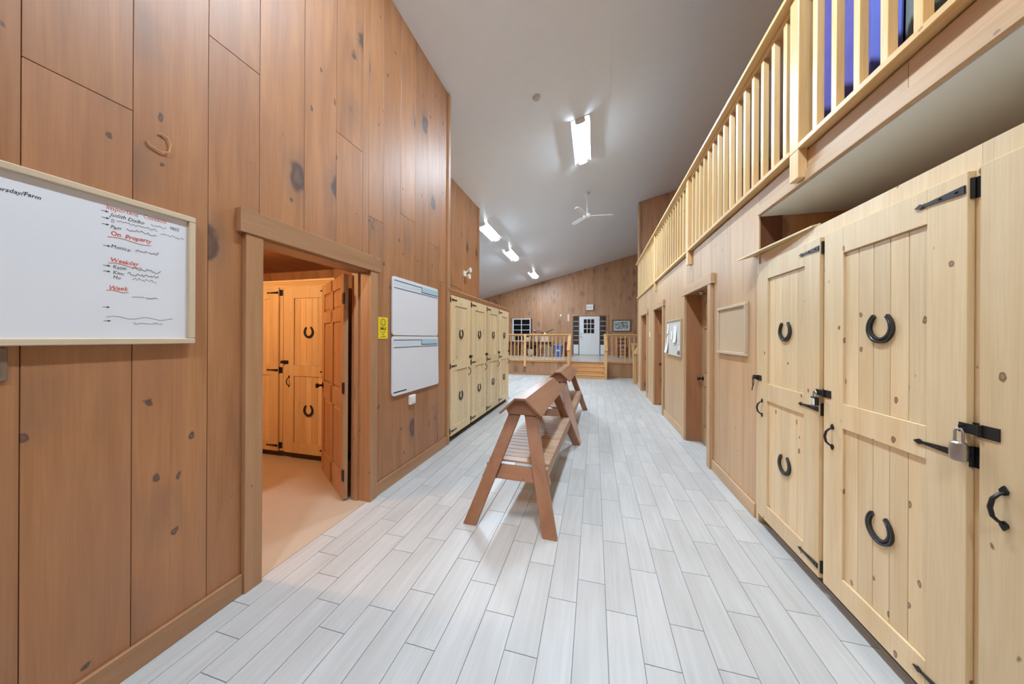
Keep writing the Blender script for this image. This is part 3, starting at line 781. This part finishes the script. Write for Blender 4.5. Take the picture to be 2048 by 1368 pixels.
def swash(Y0, Y1, z, m, amp=.004, r=.0009, waves=1.0):
    pts = [(Y0-.50+(Y1-Y0)*i/24, -.0186, z-1.433+amp*math.sin(i/24*math.pi*2*waves)) for i in range(25)]
    MB().tube(pts, r, 4).build('handwriting', m, t)
wr_('Important', .809, 1.998, .023, red); wr_('Contacts', .918, 2.000, .021, red)
arrow(.797, 1.978); wr_('Judith Disibo', .821, 1.970, .019, black); wr_('9855', 1.006, 1.976, .017, black); scrib(.945, 1.0, 1.972, grey)
arrow(.799, 1.951); wr_('B', .822, 1.945, .019, grey); scrib(.838, .97, 1.95, grey)
arrow(.799, 1.925); wr_('Pam', .822, 1.921, .018, black); scrib(.868, .966, 1.926, black, .007, .0006); scrib(.977, 1.05, 1.940, grey); scrib(1.05, 1.064, 1.944, black, .006)
wr_('On  Property', .821, 1.893, .022, red, bold=.0004); swash(.815, .945, 1.876, red)
arrow(.803, 1.838); wr_('Monica:', .823, 1.839, .018, black); scrib(.895, .938, 1.842, black); scrib(.938, .974, 1.844, black, .007)
wr_('Weekday', .821, 1.783, .021, red, bold=.0003); swash(.817, .915, 1.769, red)
arrow(.803, 1.757); wr_('Katie:', .829, 1.757, .018, black); scrib(.885, .981, 1.760, black, .008)
arrow(.803, 1.734); wr_('Kim:', .829, 1.733, .018, black); scrib(.872, .974, 1.735, black, .008)
wr_('Mo', .829, 1.712, .016, black); scrib(.886, .967, 1.716, grey, .007)
wr_('Week', .817, 1.669, .022, red, bold=.0003); swash(.812, .875, 1.656, red, .003)
scrib(.886, .93, 1.639, grey, .004); scrib(.93, .971, 1.640, black, .006)
arrow(.802, 1.587); arrow(.805, 1.531)
swash(.812, 1.02, 1.547, grey, .005, .0008, 2.2)
scrib(.89, .986, 1.524, grey, .007)
wr_("i's/Thursday/Farm", .53, 1.964, .017, black, bold=.0002)
# switch plate below it
t = thing('light_switch', 'bronze switch plate with white toggles under the large whiteboard', 'light switch', (XL, .53, 1.312), L_)
MB().box(-.065, .065, -.008, 0, 0, .115).build('plate', M_brownsw(), t, .003)
for x in (-.03, .018):
    for z in (.03, .07): MB().box(x, x+.03, -.014, -.006, z, z+.02).build('toggle', M_plastic(), t, .002)
# pair of planner boards
lb_, db_ = plain('pale_blue_print', srgb(172,206,224), .3), plain('navy_print', srgb(44,58,84), .3)
def planner(label, z0, z1, wx, band_at, xlow=0):
    t = thing('planner_board', label, 'planner board', (XL, 3.143, z0), L_, 'planner boards')
    h = z1-z0; r = .035; pts = []
    for cx, c2, a0 in ((wx-r, h-r, 0), (-.461+r, h-r, 90), (-.461+r, r, 180), (wx+xlow-r, r, 270)):
        for k in range(6):
            a = R(a0+90*k/5); pts.append((cx+r*math.cos(a), c2+r*math.sin(a)))
    MB().prism(pts, -.022, -.004).build('panel', M_board(), t, .002)
    MB().box(-.40, wx-.06, -.004, 0, .04, h-.04).build('mount', M_black(), t)
    y0, y1 = -.0228, -.0219
    zt_ = h-.035
    MB().box(.08, wx-.01, y0, y1, zt_-.055, zt_+.005).build('header_tab', lb_, t)
    MB().box(-.44, .075, y0, y1, zt_-.05, zt_-.012).build('header_tab', plain('faint_blue_print', srgb(206,222,234), .3), t)
    MB().box(-.44, .08, y0, y1, zt_-.008, zt_).box(.07, .08, y0, y1, zt_-.06, zt_).box(.07, wx-.012, y0, y1, zt_-.062, zt_-.053).build('header_line', db_, t)
    MB().box(-.44, wx-.012, y0, y1, zt_-.085, zt_-.072).build('header_rule', plain('slate_print', srgb(120,134,152), .3), t)
    return t
planner('upper white planner board with pale blue header beside the yellow sign', 1.487, 2.078, .461, .1)
t = planner('lower white planner board with pale blue header above the sensor box', .877, 1.478, .470, .1, .02)
MB().box(-.44, -.22, -.0228, -.0219, .03, .042).build('footer_line', M_black(), t)
# yellow sign
t = thing('warning_sign', 'small yellow sign with a smiley face on the plank wall', 'sign', (XL, 2.563, 1.452), L_)
yel = plain('sign_yellow', srgb(240,216,40), .4)
MB().box(-.07, .07, -.004, 0, 0, .205).build('plate', yel, t, .001)
ring = [(.034*math.cos(R(a)), -.0045, .155+.034*math.sin(R(a))) for a in range(0, 361, 15)]
MB().tube(ring, .0025, 6, False).build('print', M_black(), t)
MB().tube([(.02*math.cos(R(a)), -.0045, .156+.02*math.sin(R(a))) for a in range(200, 341, 14)], .002, 6).build('print', M_black(), t)
for x in (-.012, .012): MB().lathe([(.004, 0), (.004, -.001)], (x, -.004, .164), 10, 'Y').build('print', M_black(), t)
text('print', 'SMILE', .036, M_black(), 0, -.0046, .085, t, align='CENTER', bold=.001)
text('print', "YOU'RE", .021, M_black(), 0, -.0046, .058, t, align='CENTER')
text('print', 'ON', .021, M_black(), 0, -.0046, .036, t, align='CENTER')
text('print', 'CAMERA', .021, M_black(), 0, -.0046, .013, t, align='CENTER')
t = thing('sensor_box', 'small white plastic sensor box under the lower planner board', 'sensor', (XL, 3.04, .735), L_)
MB().box(-.055, .055, -.03, 0, 0, .10).build('case', M_plastic(), t, .006)
MB().box(-.035, .035, -.034, -.0295, .02, .08).build('cover', M_white(), t, .003)
# twine and staples on the plank wall
pts = [(XL+.006, .93+.005, 2.345), (XL+.006, .945, 2.33), (XL+.008, .985, 2.32), (XL+.01, 1.01, 2.335), (XL+.01, 1.015, 2.375), (XL+.008, 1.005, 2.40), (XL+.006, .985, 2.405), (XL+.005, .975, 2.40)]
tag(MB().tube(pts, .003, 6).build('twine', plain('twine', srgb(206,160,112), .9), None, 0, True), 'short curl of twine stapled to the plank wall above the whiteboard', 'twine')

# emergency lamp on the recessed wall
t = thing('emergency_lamp', 'small twin-head emergency lamp above the pine lockers', 'lamp', (XRC, 6.22, 2.80), L_)
MB().box(-.045, .045, -.04, 0, -.02, .10).build('box', M_plastic(), t, .006)
for dx, dz in ((.14, .14), (.09, -.01)):
    MB().tube([(.03, -.03, .04), (dx-.02, -.06, dz)], .01, 8).build('arm', M_plastic(), t)
    MB().lathe([(.02, .03), (.045, 0), (.055, -.04), (.05, -.048), (.005, -.04)], (dx, -.07, dz), 14, 'Y').build('lamp_head', M_plastic(), t, 0, True)
tag(MB().tube([(XRC+.008, 6.19, 2.79), (XRC+.008, 6.20, 2.60), (XRC+.008, 6.17, 2.48), (XRC+.008, 5.9, 2.50), (XRC+.008, 5.5, 2.53), (XRC+.008, 4.2, 2.52)], .007, 6).build('cable', plain('tan_cable', srgb(190,146,112), .6), None, 0, True), 'tan cable running from the emergency lamp along the wall', 'cable')

# ================================================================== RIGHT WALL FITTINGS
t = thing('cork_board', 'empty tan board in a pale frame on the pale wall by the lockers', 'cork board', (XR, 3.468, 1.318), R_)
w, h = .325, .472
MB().box(-w+.015, w-.015, -.012, 0, .015, h-.015).build('panel', plain('cork', srgb(204,178,146), .85, bump=.3, bscale=300, var=.1), t)
for x0, x1, z0, z1 in ((-w, w, 0, .026), (-w, w, h-.026, h), (-w, -w+.026, .026, h-.026), (w-.026, w, .026, h-.026)):
    piece('frame_bar', wood('frameb', 'X' if x1-x0 > .1 else 'Z'), x0, x1, -.026, 0, z0, z1, t, .003)
t = thing('notice_board', 'grey notice board with pinned papers between two recessed doorways', 'notice board', (XR, 5.748, 1.183), R_)
w, h = .49, .60
MB().box(-w+.015, w-.015, -.012, 0, .015, h-.015).build('panel', plain('notice_felt', srgb(206,200,192), .9, var=.06), t)
for x0, x1, z0, z1 in ((-w, w, 0, .026), (-w, w, h-.026, h), (-w, -w+.026, .026, h-.026), (w-.026, w, .026, h-.026)):
    piece('frame_bar', wood('frameb', 'X' if x1-x0 > .1 else 'Z'), x0, x1, -.026, 0, z0, z1, t, .003)
paper = plain('white_paper', srgb(238,238,236), .7); ink = plain('print_grey', srgb(150,152,156), .7)
def sheet(label, x, z, w, h, tilt=0, curl=.02, lines=6):
    """x along board (right), z up from board bottom; local front -y"""
    o = thing('paper_sheet', label, 'paper', (XR-.0135, 5.748-x, 1.183+z), R_, 'papers on the notice board')
    vs = []; fs = []; n = 5
    for i in range(n+1):
        y = -.0006-curl*(1-i/n)**2; zz = h*i/n
        vs += [(-w/2, y, zz), (w/2, y, zz), (w/2, y-.0006, zz), (-w/2, y-.0006, zz)]
    for i in range(n):
        for k in range(4): fs.append((i*4+k, i*4+(k+1) % 4, (i+1)*4+(k+1) % 4, (i+1)*4+k))
    fs += [(3,2,1,0), (n*4, n*4+1, n*4+2, n*4+3)]
    MB().add(vs, fs).build('sheet', paper, o)
    MB().lathe([(.005, 0), (.006, -.006), (.003, -.010)], (0, -.001, h-.012), 8, 'Y').build('push_pin', M_black(), o, 0, True)
    o.rotation_euler = (0, 0, R_)
    return o
sheet('long white paper hanging off the edge of the notice board near the far frame', -.46, .03, .19, .30, curl=.03)
sheet('tall white sheet pinned in the middle of the notice board', .12, .22, .20, .29, curl=.02)
sheet('narrow white slip pinned beside the tall middle sheet', -.10, .27, .10, .17, curl=.008)
sheet('small white note pinned in the upper far corner of the notice board', -.40, .37, .12, .19, curl=.008)
sheet('little white card pinned near the lower near corner of the notice board', .38, .10, .07, .10, curl=.004)
tag(MB().box(XR-.016, XR-.012, 5.748-.44, 5.748-.26, 1.183+.03, 1.183+.085).build('printed_strip', plain('dark_print', srgb(112,100,104), .6), None), 'small dark printed strip in the lower near corner of the notice board', 'label')
t = thing('light_switch', 'white light switch between the two far recessed doorways', 'light switch', (XR, 8.12, 1.50), R_)
MB().box(-.04, .04, -.008, 0, 0, .13).build('plate', M_plastic(), t, .003); MB().box(-.012, .012, -.014, -.007, .045, .085).build('toggle', M_white(), t, .002)

# ================================================================== STAGE
RAILT = 1.615
def stage_rail(label, x0, x1, posts, ext=()):
    t = thing('stage_railing', label, 'railing', (0, YS, 0))
    y0, y1 = -.05, .04
    piece('top_rail', wood('rail_stage', 'X'), x0, x1, -.075, .065, RAILT-.036, RAILT, t, .004)
    piece('top_subrail', wood('rail_stage', 'X'), x0, x1, -.03, .03, RAILT-.08, RAILT-.036, t, .003)
    piece('bottom_rail', wood('rail_stage', 'X'), x0, x1, -.05, .05, ZS+.012, ZS+.05, t, .003)
    n = round((x1-x0)/.152)
    for i in range(1, n): piece('baluster', wood('rail_stage'), x0+(x1-x0)*i/n-.019, x0+(x1-x0)*i/n+.019, -.019, .019, ZS+.05, RAILT-.08, t, .002)
    for x in posts: piece('post', wood('rail_stage'), x-.05, x+.05, -.085, -.05, .34 if x < -1.2 else 0, RAILT-.036, t, .003)
    return t
stage_rail('pine balustrade of the stage between lockers and stairs', -5.2, -.985, [-2.655, -5.0])
stage_rail('short pine balustrade of the stage between stairs and pale wall', .47, 3.4, [3.0])
st = thing('stage_stairs', 'four-step pine stair up to the stage with sloping handrails', 'stairs', (-.27, YS, 0))
zs = [.14, .28, .42]; 
for i in range(4):
    yr = -.60 + .2*i
    piece('riser', wood('rail_stage', 'X'), -.60, .62, yr, yr+.02, .14*i, .14*(i+1)-.022 if i < 3 else .53, st, .001)
    if i < 3: piece('tread', wood('rail_stage', 'X'), -.61, .63, yr-.025, yr+.205, .14*(i+1)-.022, .14*(i+1), st, .004)
piece('nosing', wood('trim', 'X'), -.61, .63, -.03, .03, .53, ZS+.002, st, .003)
for s in (-.645, .665):
    piece('newel', wood('rail_stage'), s-.045, s+.045, -.63, -.54, 0, 1.0, st, .003)
    piece('newel', wood('rail_stage'), s-.045, s+.045, -.045, .045, 0, RAILT-.01, st, .003)
    MB().hexa([(s-.06,-.68,1.0),(s+.06,-.68,1.0),(s+.06,.03,1.585),(s-.06,.03,1.585)], [(s-.06,-.68,1.04),(s+.06,-.68,1.04),(s+.06,.03,1.625),(s-.06,.03,1.625)]).build('handrail', wood('rail_stage', 'Y'), st, .004)
    MB().hexa([(s-.02,-.60,0),(s+.02,-.60,0),(s+.02,-.05,.40),(s-.02,-.05,.40)], [(s-.02,-.60,.18),(s+.02,-.60,.18),(s+.02,-.05,.58),(s-.02,-.05,.58)]).build('stringer', wood('rail_stage', 'Y'), st, .002)
    for k in (-.38, -.2): piece('baluster', wood('rail_stage'), s-.018, s+.018, k-.018, k+.018, .14+.14*round((k+.62)/.2)-.15, 1.0+(k+.68)*.824, st, .002)
# second stair flight hidden behind the pale wall's end
s2 = thing('side_stair_railing', 'pine newel and sloping handrail beside the end of the pale wall', 'railing', (1.26, 10.78, 0))
piece('newel', wood('rail_stage'), -.05, .05, -.05, .05, 0, .95, s2, .003)
MB().hexa([(-.06,-.08,.945),(.06,-.08,.945),(.56,1.2,1.55),(.44,1.2,1.55)], [(-.06,-.08,.985),(.06,-.08,.985),(.56,1.2,1.59),(.44,1.2,1.59)]).build('handrail', wood('rail_stage', 'Y'), s2, .003)
for k in range(1, 7):
    f = k/7; piece('baluster', wood('rail_stage'), .5*f-.018, .5*f+.018, 1.2*f-.018, 1.2*f+.018, .0 if k < 2 else .1*k-.05, 0.935+.58*f, s2, .002)
for k in range(3):
    MB().box(.1+.0*k, 1.3, .35+.3*k, .65+.3*k, 0, .14*(k+1)).build('step', wood('rail_stage', 'X'), s2, .003)

# window
M_frame = M_white()
w1 = structE('window_1', 'white-framed night window behind the stage balustrade', 'window', (-3.99, YF, 1.26), 0)
ww, wh = .525, 1.28
for x0, x1, z0, z1 in ((-ww, ww, 0, .05), (-ww, ww, wh-.05, wh), (-ww, -ww+.075, .05, wh-.05), (ww-.05, ww, .05, wh-.05)):
    piece('window_frame', M_frame, x0, x1, -.03, .03, z0, z1, w1, .003)
piece('muntin', M_frame, -.02, .02, -.022, .01, .05, wh-.05, w1)
cols = ((-ww+.075, -.02), (.02, ww-.05)); rows = [.05 + (wh-.10)*i/4 for i in range(5)]
for i in range(1, 4): piece('muntin', M_frame, -ww+.075, ww-.05, -.02, .012, rows[i]-.015, rows[i]+.015, w1)
for a, b in cols:
    for i in range(4): piece('pane', M_glass(), a, b, -.006, .0, rows[i]+.015 if i else .05, rows[i+1]-(.015 if i < 3 else 0), w1)
# entrance: door, sidelights, casing
e = structE('trim_10', 'brown casing and dark posts around the white entrance door', 'trim', (-.27, YF, ZS))
W2 = .87
for x0, x1, z0, z1 in ((-W2-.1, -W2, 0, 2.09), (W2, W2+.12, 0, 2.09)):
    piece('casing_board', wood('stain_far'), x0, x1, -.025, .02, z0, z1, e, .002)
piece('casing_board', wood('stain_far', 'X'), -W2-.1, W2+.12, -.027, .02, 2.09, 2.17, e, .002)
dk = plain('dark_grey_frame', srgb(96,88,80), .5)
for x in (-W2, -.565, .525, W2-.045): piece('mullion', dk, x, x+.045, -.012, .02, 0, 2.09, e, .002)
piece('head', dk, -W2, W2, -.012, .02, 2.06, 2.09, e, .002)
piece('sill', dk, -W2, W2, -.03, .02, 0, .03, e, .002)
for n_, (x0, x1) in enumerate(((-W2+.045, -.565), (.57, W2-.045))):
    s_ = structE('window_%d' % (2+n_), 'dark sidelight window %s the white entrance door' % ('on the hinge side of' if n_ else 'on the knob side of'), 'window', (-.27, YF, ZS), 0)
    piece('kick_panel', M_white(), x0, x1, -.008, .012, .03, .52, s_, .003)
    zz = [.55 + (2.06-.55)*i/6 for i in range(7)]
    piece('bar', M_white(), x0, x1, -.006, .015, .52, .55, s_)
    for i in range(6):
        piece('pane', plain('dusky_glass', srgb(74,62,54), .1), x0, x1, .0, .01, zz[i], zz[i+1]-.02, s_)
        if i < 5: piece('bar', M_white(), x0, x1, -.004, .014, zz[i+1]-.02, zz[i+1], s_)
d5 = structE('door_5', 'white entrance door with a nine-pane window at the back of the stage', 'door', (-.27-.52, YF, ZS+.01), 0)
dw, dh = 1.045, 2.05
gx0, gx1, gz0, gz1 = .20, .80, 1.12, 1.93
MB().box(0, gx0, -.03, .015, 0, dh).box(gx1, dw, -.03, .015, 0, dh).box(gx0, gx1, -.03, .015, 0, gz0).box(gx0, gx1, -.03, .015, gz1, dh).build('slab', M_white(), d5)
for i in range(3):
    for j in range(3):
        a = gx0+.03+(gx1-gx0-.03)*i/3; b = gx0+(gx1-gx0-.03)*(i+1)/3+.0
        c = gz0+.03+(gz1-gz0-.03)*j/3; d_ = gz0+(gz1-gz0-.03)*(j+1)/3
        piece('pane', M_glass(), a, b, -.016, -.008, c, d_, d5)
for i in range(4):
    x = gx0+(gx1-gx0-.03)*i/3; piece('muntin', M_white(), x, x+.03, -.034, -.004, gz0, gz1, d5)
    z = gz0+(gz1-gz0-.03)*i/3; piece('muntin', M_white(), gx0, gx1, -.033, -.005, z, z+.03, d5)
knob(d5, .08, .98, -.03, -1, M_steel(), .035); MB().lathe([(.035, 0), (.035, -.012), (.02, -.02)], (.08, -.03, 1.13), 14, 'Y').build('deadbolt', M_steel(), d5, 0, True)
# exit sign
t = thing('exit_sign', 'small white lit-looking exit box above the entrance door', 'exit sign', (-.25, YF, 2.94), 0)
t['label'] = 'small white exit box above the entrance door'
MB().box(-.195, .195, -.07, 0, 0, .33).build('case', plain('grey_metal_case', srgb(120,104,90), .5), t, .006)
MB().box(-.18, .18, -.075, -.069, .015, .315).build('face', M_plastic(), t, .002)
text('print', 'EXIT', .15, plain('faded_green_print', srgb(160,172,164), .6), 0, -.0757, .11, t, align='CENTER')
# framed picture
t = thing('framed_picture', 'framed grey landscape picture on the wall right of the entrance', 'picture', (1.355, YF, 1.80), 0)
t['label'] = 'framed grey landscape picture on the wall beyond the short balustrade'
w, h = .475, .64
fr = plain('grey_wood_frame', srgb(118,106,92), .5)
for x0, x1, z0, z1 in ((-w, w, 0, .075), (-w, w, h-.075, h), (-w, -w+.085, .075, h-.075), (w-.085, w, .075, h-.075)):
    piece('frame_bar', fr, x0, x1, -.035, 0, z0, z1, t, .006)
MB().box(-w+.085, w-.085, -.012, 0, .075, h-.075).build('mat_board', M_plastic(), t)
m, nt, N, L, Pn = newmat('grey_landscape_print')
tc = N.new('ShaderNodeTexCoord'); mp = N.new('ShaderNodeMapping'); mp.inputs['Scale'].default_value = (4, 1, 9)
L.new(tc.outputs['Object'], mp.inputs[0])
nz = N.new('ShaderNodeTexNoise'); nz.inputs['Scale'].default_value = 1.6; nz.inputs['Detail'].default_value = 8; L.new(mp.outputs[0], nz.inputs['Vector'])
cr = N.new('ShaderNodeValToRGB'); cr.color_ramp.elements[0].color = srgb(70,76,78); cr.color_ramp.elements[1].color = srgb(198,202,200)
cr.color_ramp.elements[0].position = .38; cr.color_ramp.elements[1].position = .62
L.new(nz.outputs['Fac'], cr.inputs[0]); L.new(cr.outputs[0], Pn.inputs['Base Color'])
MB().box(-w+.135, w-.135, -.014, -.0115, .125, h-.12).build('print', m, t)
# small fittings on the far wall
tag(MB().box(-1.82, -1.74, YF-.03, YF, 2.62, 2.76).build('thermostat', M_plastic(), None, .004), 'small white thermostat on the far wall', 'thermostat')
t = thing('wall_thermometer', 'tall narrow pale thermometer on the far wall beside the entrance', 'thermometer', (-1.37, YF, 2.38), 0)
MB().box(-.05, .05, -.02, 0, 0, .36).build('plate', plain('pale_pink_plate', srgb(240,214,196), .5), t, .006)
MB().tube([(0, -.024, .05), (0, -.024, .31)], .006, 6).build('glass_tube', plain('red_glass', srgb(190,90,70), .3), t)

# ---- furniture and clutter on the stage
def table(name, label, x0, x1, y0, y1, zt_, kind, apron=.1, cat='table'):
    t = thing(name, label, cat, ((x0+x1)/2, (y0+y1)/2, ZS)); a, b = (x1-x0)/2, (y1-y0)/2; h = zt_-ZS
    piece('table_top', wood(kind, 'X'), -a, a, -b, b, h-.04, h, t, .004)
    for sx in (-1, 1):
        for sy in (-1, 1):
            cx, cy = sx*(a-.06), sy*(b-.06)
            piece('leg', wood(kind), cx-.035, cx+.035, cy-.035, cy+.035, 0, h-.04, t, .003)
    piece('apron', wood(kind, 'X'), -a+.05, a-.05, -b+.04, -b+.06, h-.04-apron, h-.04, t)
    piece('apron', wood(kind, 'X'), -a+.05, a-.05, b-.06, b-.04, h-.04-apron, h-.04, t)
    return t
table('long_table', 'long dark wooden table behind the stage balustrade', -4.35, -2.02, 15.35, 16.1, 1.27, 'dark')
def crate(label, x, y, z, w, d, h, mat, cat='box', name='storage_box', lid=True, group=None):
    t = thing(name, label, cat, (x, y, z), 0, group)
    MB().hexa([(-w/2*.92,-d/2*.92,0),(w/2*.92,-d/2*.92,0),(w/2*.92,d/2*.92,0),(-w/2*.92,d/2*.92,0)], [(-w/2,-d/2,h-.03),(w/2,-d/2,h-.03),(w/2,d/2,h-.03),(-w/2,d/2,h-.03)]).build('tub', mat, t, .008)
    MB().box(-w/2-.015, w/2+.015, -d/2-.015, d/2+.015, h-.03, h).build('lid' if lid else 'rim', mat, t, .006)
    return t
cream = plain('cream_card', srgb(232,222,200), .7); brownb = plain('brown_card', srgb(132,92,62), .8, var=.15); darkb = plain('dark_brown_vinyl', srgb(62,42,32), .5)
greyt = plain('grey_plastic', srgb(140,132,124), .5); white = M_plastic()
crate('white flat carton on the long table, topped by a second white one', -3.28, 15.7, 1.27, .30, .3, .12, cream)
crate('second white carton lying on the flat carton on the long table', -3.28, 15.7, 1.39, .26, .26, .10, cream)
crate('tall white carton standing on the long table', -2.83, 15.7, 1.27, .14, .2, .36, white)
crate('wide cream box near the end of the long table', -2.42, 15.7, 1.27, .38, .3, .26, cream)
crate('dark drawer unit standing under the long table at the window end', -4.0, 15.7, ZS, .55, .5, .60, brownb)
crate('dark trunk standing under the middle of the long table', -3.15, 15.85, ZS, .7, .35, .55, darkb)
crate('grey plastic tote in front of the long table end', -2.12, 14.95, ZS, .32, .34, .46, greyt)
crate('small brown carton on the floor in front of the dark trunk', -2.62, 15.1, ZS, .28, .26, .40, brownb)
# white patterned basket
t = thing('woven_basket', 'white patterned basket before the long table', 'basket', (-2.95, 14.7, ZS))
MB().lathe([(.10, 0), (.13, .05), (.155, .2), (.165, .36), (.15, .36), (.14, .2), (.11, .05), (.005, .04)], n=18).build('basket_body', plain('basket_white', srgb(214,206,190), .8, bump=.8, bscale=40, var=.4), t, 0, True)
for k in range(5):
    z = .05+.07*k; MB().lathe([(.137+.005*k, z), (.150+.004*k, z+.012), (.137+.006*k, z+.024)], n=18).build('weave_band', plain('basket_grey', srgb(120,104,88), .8), t, 0, True)
MB().tube([(.15*math.cos(R(a)), 0, .36+.16*math.sin(R(a))) for a in range(0, 181, 15)], .012, 8).build('handle', plain('basket_grey', srgb(120,104,88), .8), t, 0, True)
# blue bin
t = thing('recycling_bin', 'bright blue plastic bin near the stage stairs', 'bin', (-1.70, 15.35, ZS))
blue = plain('blue_plastic', srgb(66,118,206), .4)
MB().hexa([(-.14,-.16,0),(.14,-.16,0),(.14,.16,0),(-.14,.16,0)], [(-.20,-.22,.52),(.20,-.22,.52),(.20,.22,.52),(-.20,.22,.52)]).build('tub', blue, t, .02)
MB().box(-.225, .225, -.245, .245, .51, .555).build('rim', blue, t, .012)
MB().box(-.08, .08, -.212, -.185, .26, .34).build('print', plain('pale_blue_print2', srgb(180,206,240), .4), t)
# dark red cabinet beside it
t = thing('narrow_cabinet', 'narrow dark red cabinet between the blue bin and the stairs', 'cabinet', (-1.30, 15.75, ZS))
dr = plain('maroon_paint', srgb(112,44,34), .5)
MB().box(-.14, .14, -.2, .2, 0, .72).build('body', dr, t, .006); MB().box(-.125, .125, -.216, -.199, .04, .69).build('door', dr, t, .004)
MB().lathe([(.012, 0), (.014, -.02), (.004, -.026)], (.09, -.216, .4), 10, 'Y').build('knob', M_steel(), t, 0, True)
# twig arrangement on the cream box
t = thing('branch_arrangement', 'dark bare branches in a pale yellow vase on the cream box', 'vase', (-2.42, 15.7, 1.53))
MB().lathe([(.05, 0), (.075, .05), (.085, .12), (.06, .18), (.07, .21), (.058, .21), (.05, .17), (.005, .16)], n=16).build('vase', plain('yellow_glaze', srgb(236,224,150), .3), t, 0, True)
tw = plain('dark_twig', srgb(66,44,36), .8)
for p in ([(0,0,.16),(.16,0,.24),(.34,.02,.34),(.42,.02,.36)], [(0,0,.16),(-.2,0,.24),(-.42,.02,.30)], [(-.42,.02,.20),(-.62,0,.30),(-.74,0,.42)], [(0,0,.16),(-.3,.02,.19),(-.5,0,.2),(-.6,.02,.27)]):
    MB().tube(p, [.018]*(len(p)-1)+[.026], 6).build('branch', tw, t, 0, True)
MB().lathe([(.005, 0), (.045, .02), (.05, .05), (.02, .08)], (-.55, 0, .26), 10).build('flower', plain('pink_petal', srgb(220,150,170), .7), t, 0, True)
# chair and side table on the right of the stage
t = thing('wooden_chair', 'dark red wooden chair with a violet cushion behind the short balustrade', 'chair', (1.30, 15.7, ZS))
dk2 = wood('dark')
for sx in (-1, 1):
    piece('leg', dk2, sx*.19-.02, sx*.19+.02, -.22, -.18, 0, .44, t, .003); piece('leg', dk2, sx*.19-.02, sx*.19+.02, .18, .22, 0, .44, t, .003)
    piece('back_post', dk2, sx*.19-.02, sx*.19+.02, .18, .22, .44, .92, t, .003)
piece('seat', dk2, -.23, .23, -.24, .24, .44, .475, t, .008)
MB().box(-.2, .2, -.2, .17, .475, .53).build('cushion', plain('violet_cushion', srgb(120,96,140), .85), t, .02)
for z in (.62, .8): piece('back_slat', dk2, -.17, .17, .19, .21, z, z+.09, t, .003)
for z in (.12, .26): piece('stretcher', dk2, -.17, .17, -.21, -.19, z, z+.03, t, .002)
table('side_table', 'light pine side table behind the short balustrade', 1.68, 2.5, 15.4, 15.95, 1.22, 'rail', .05)
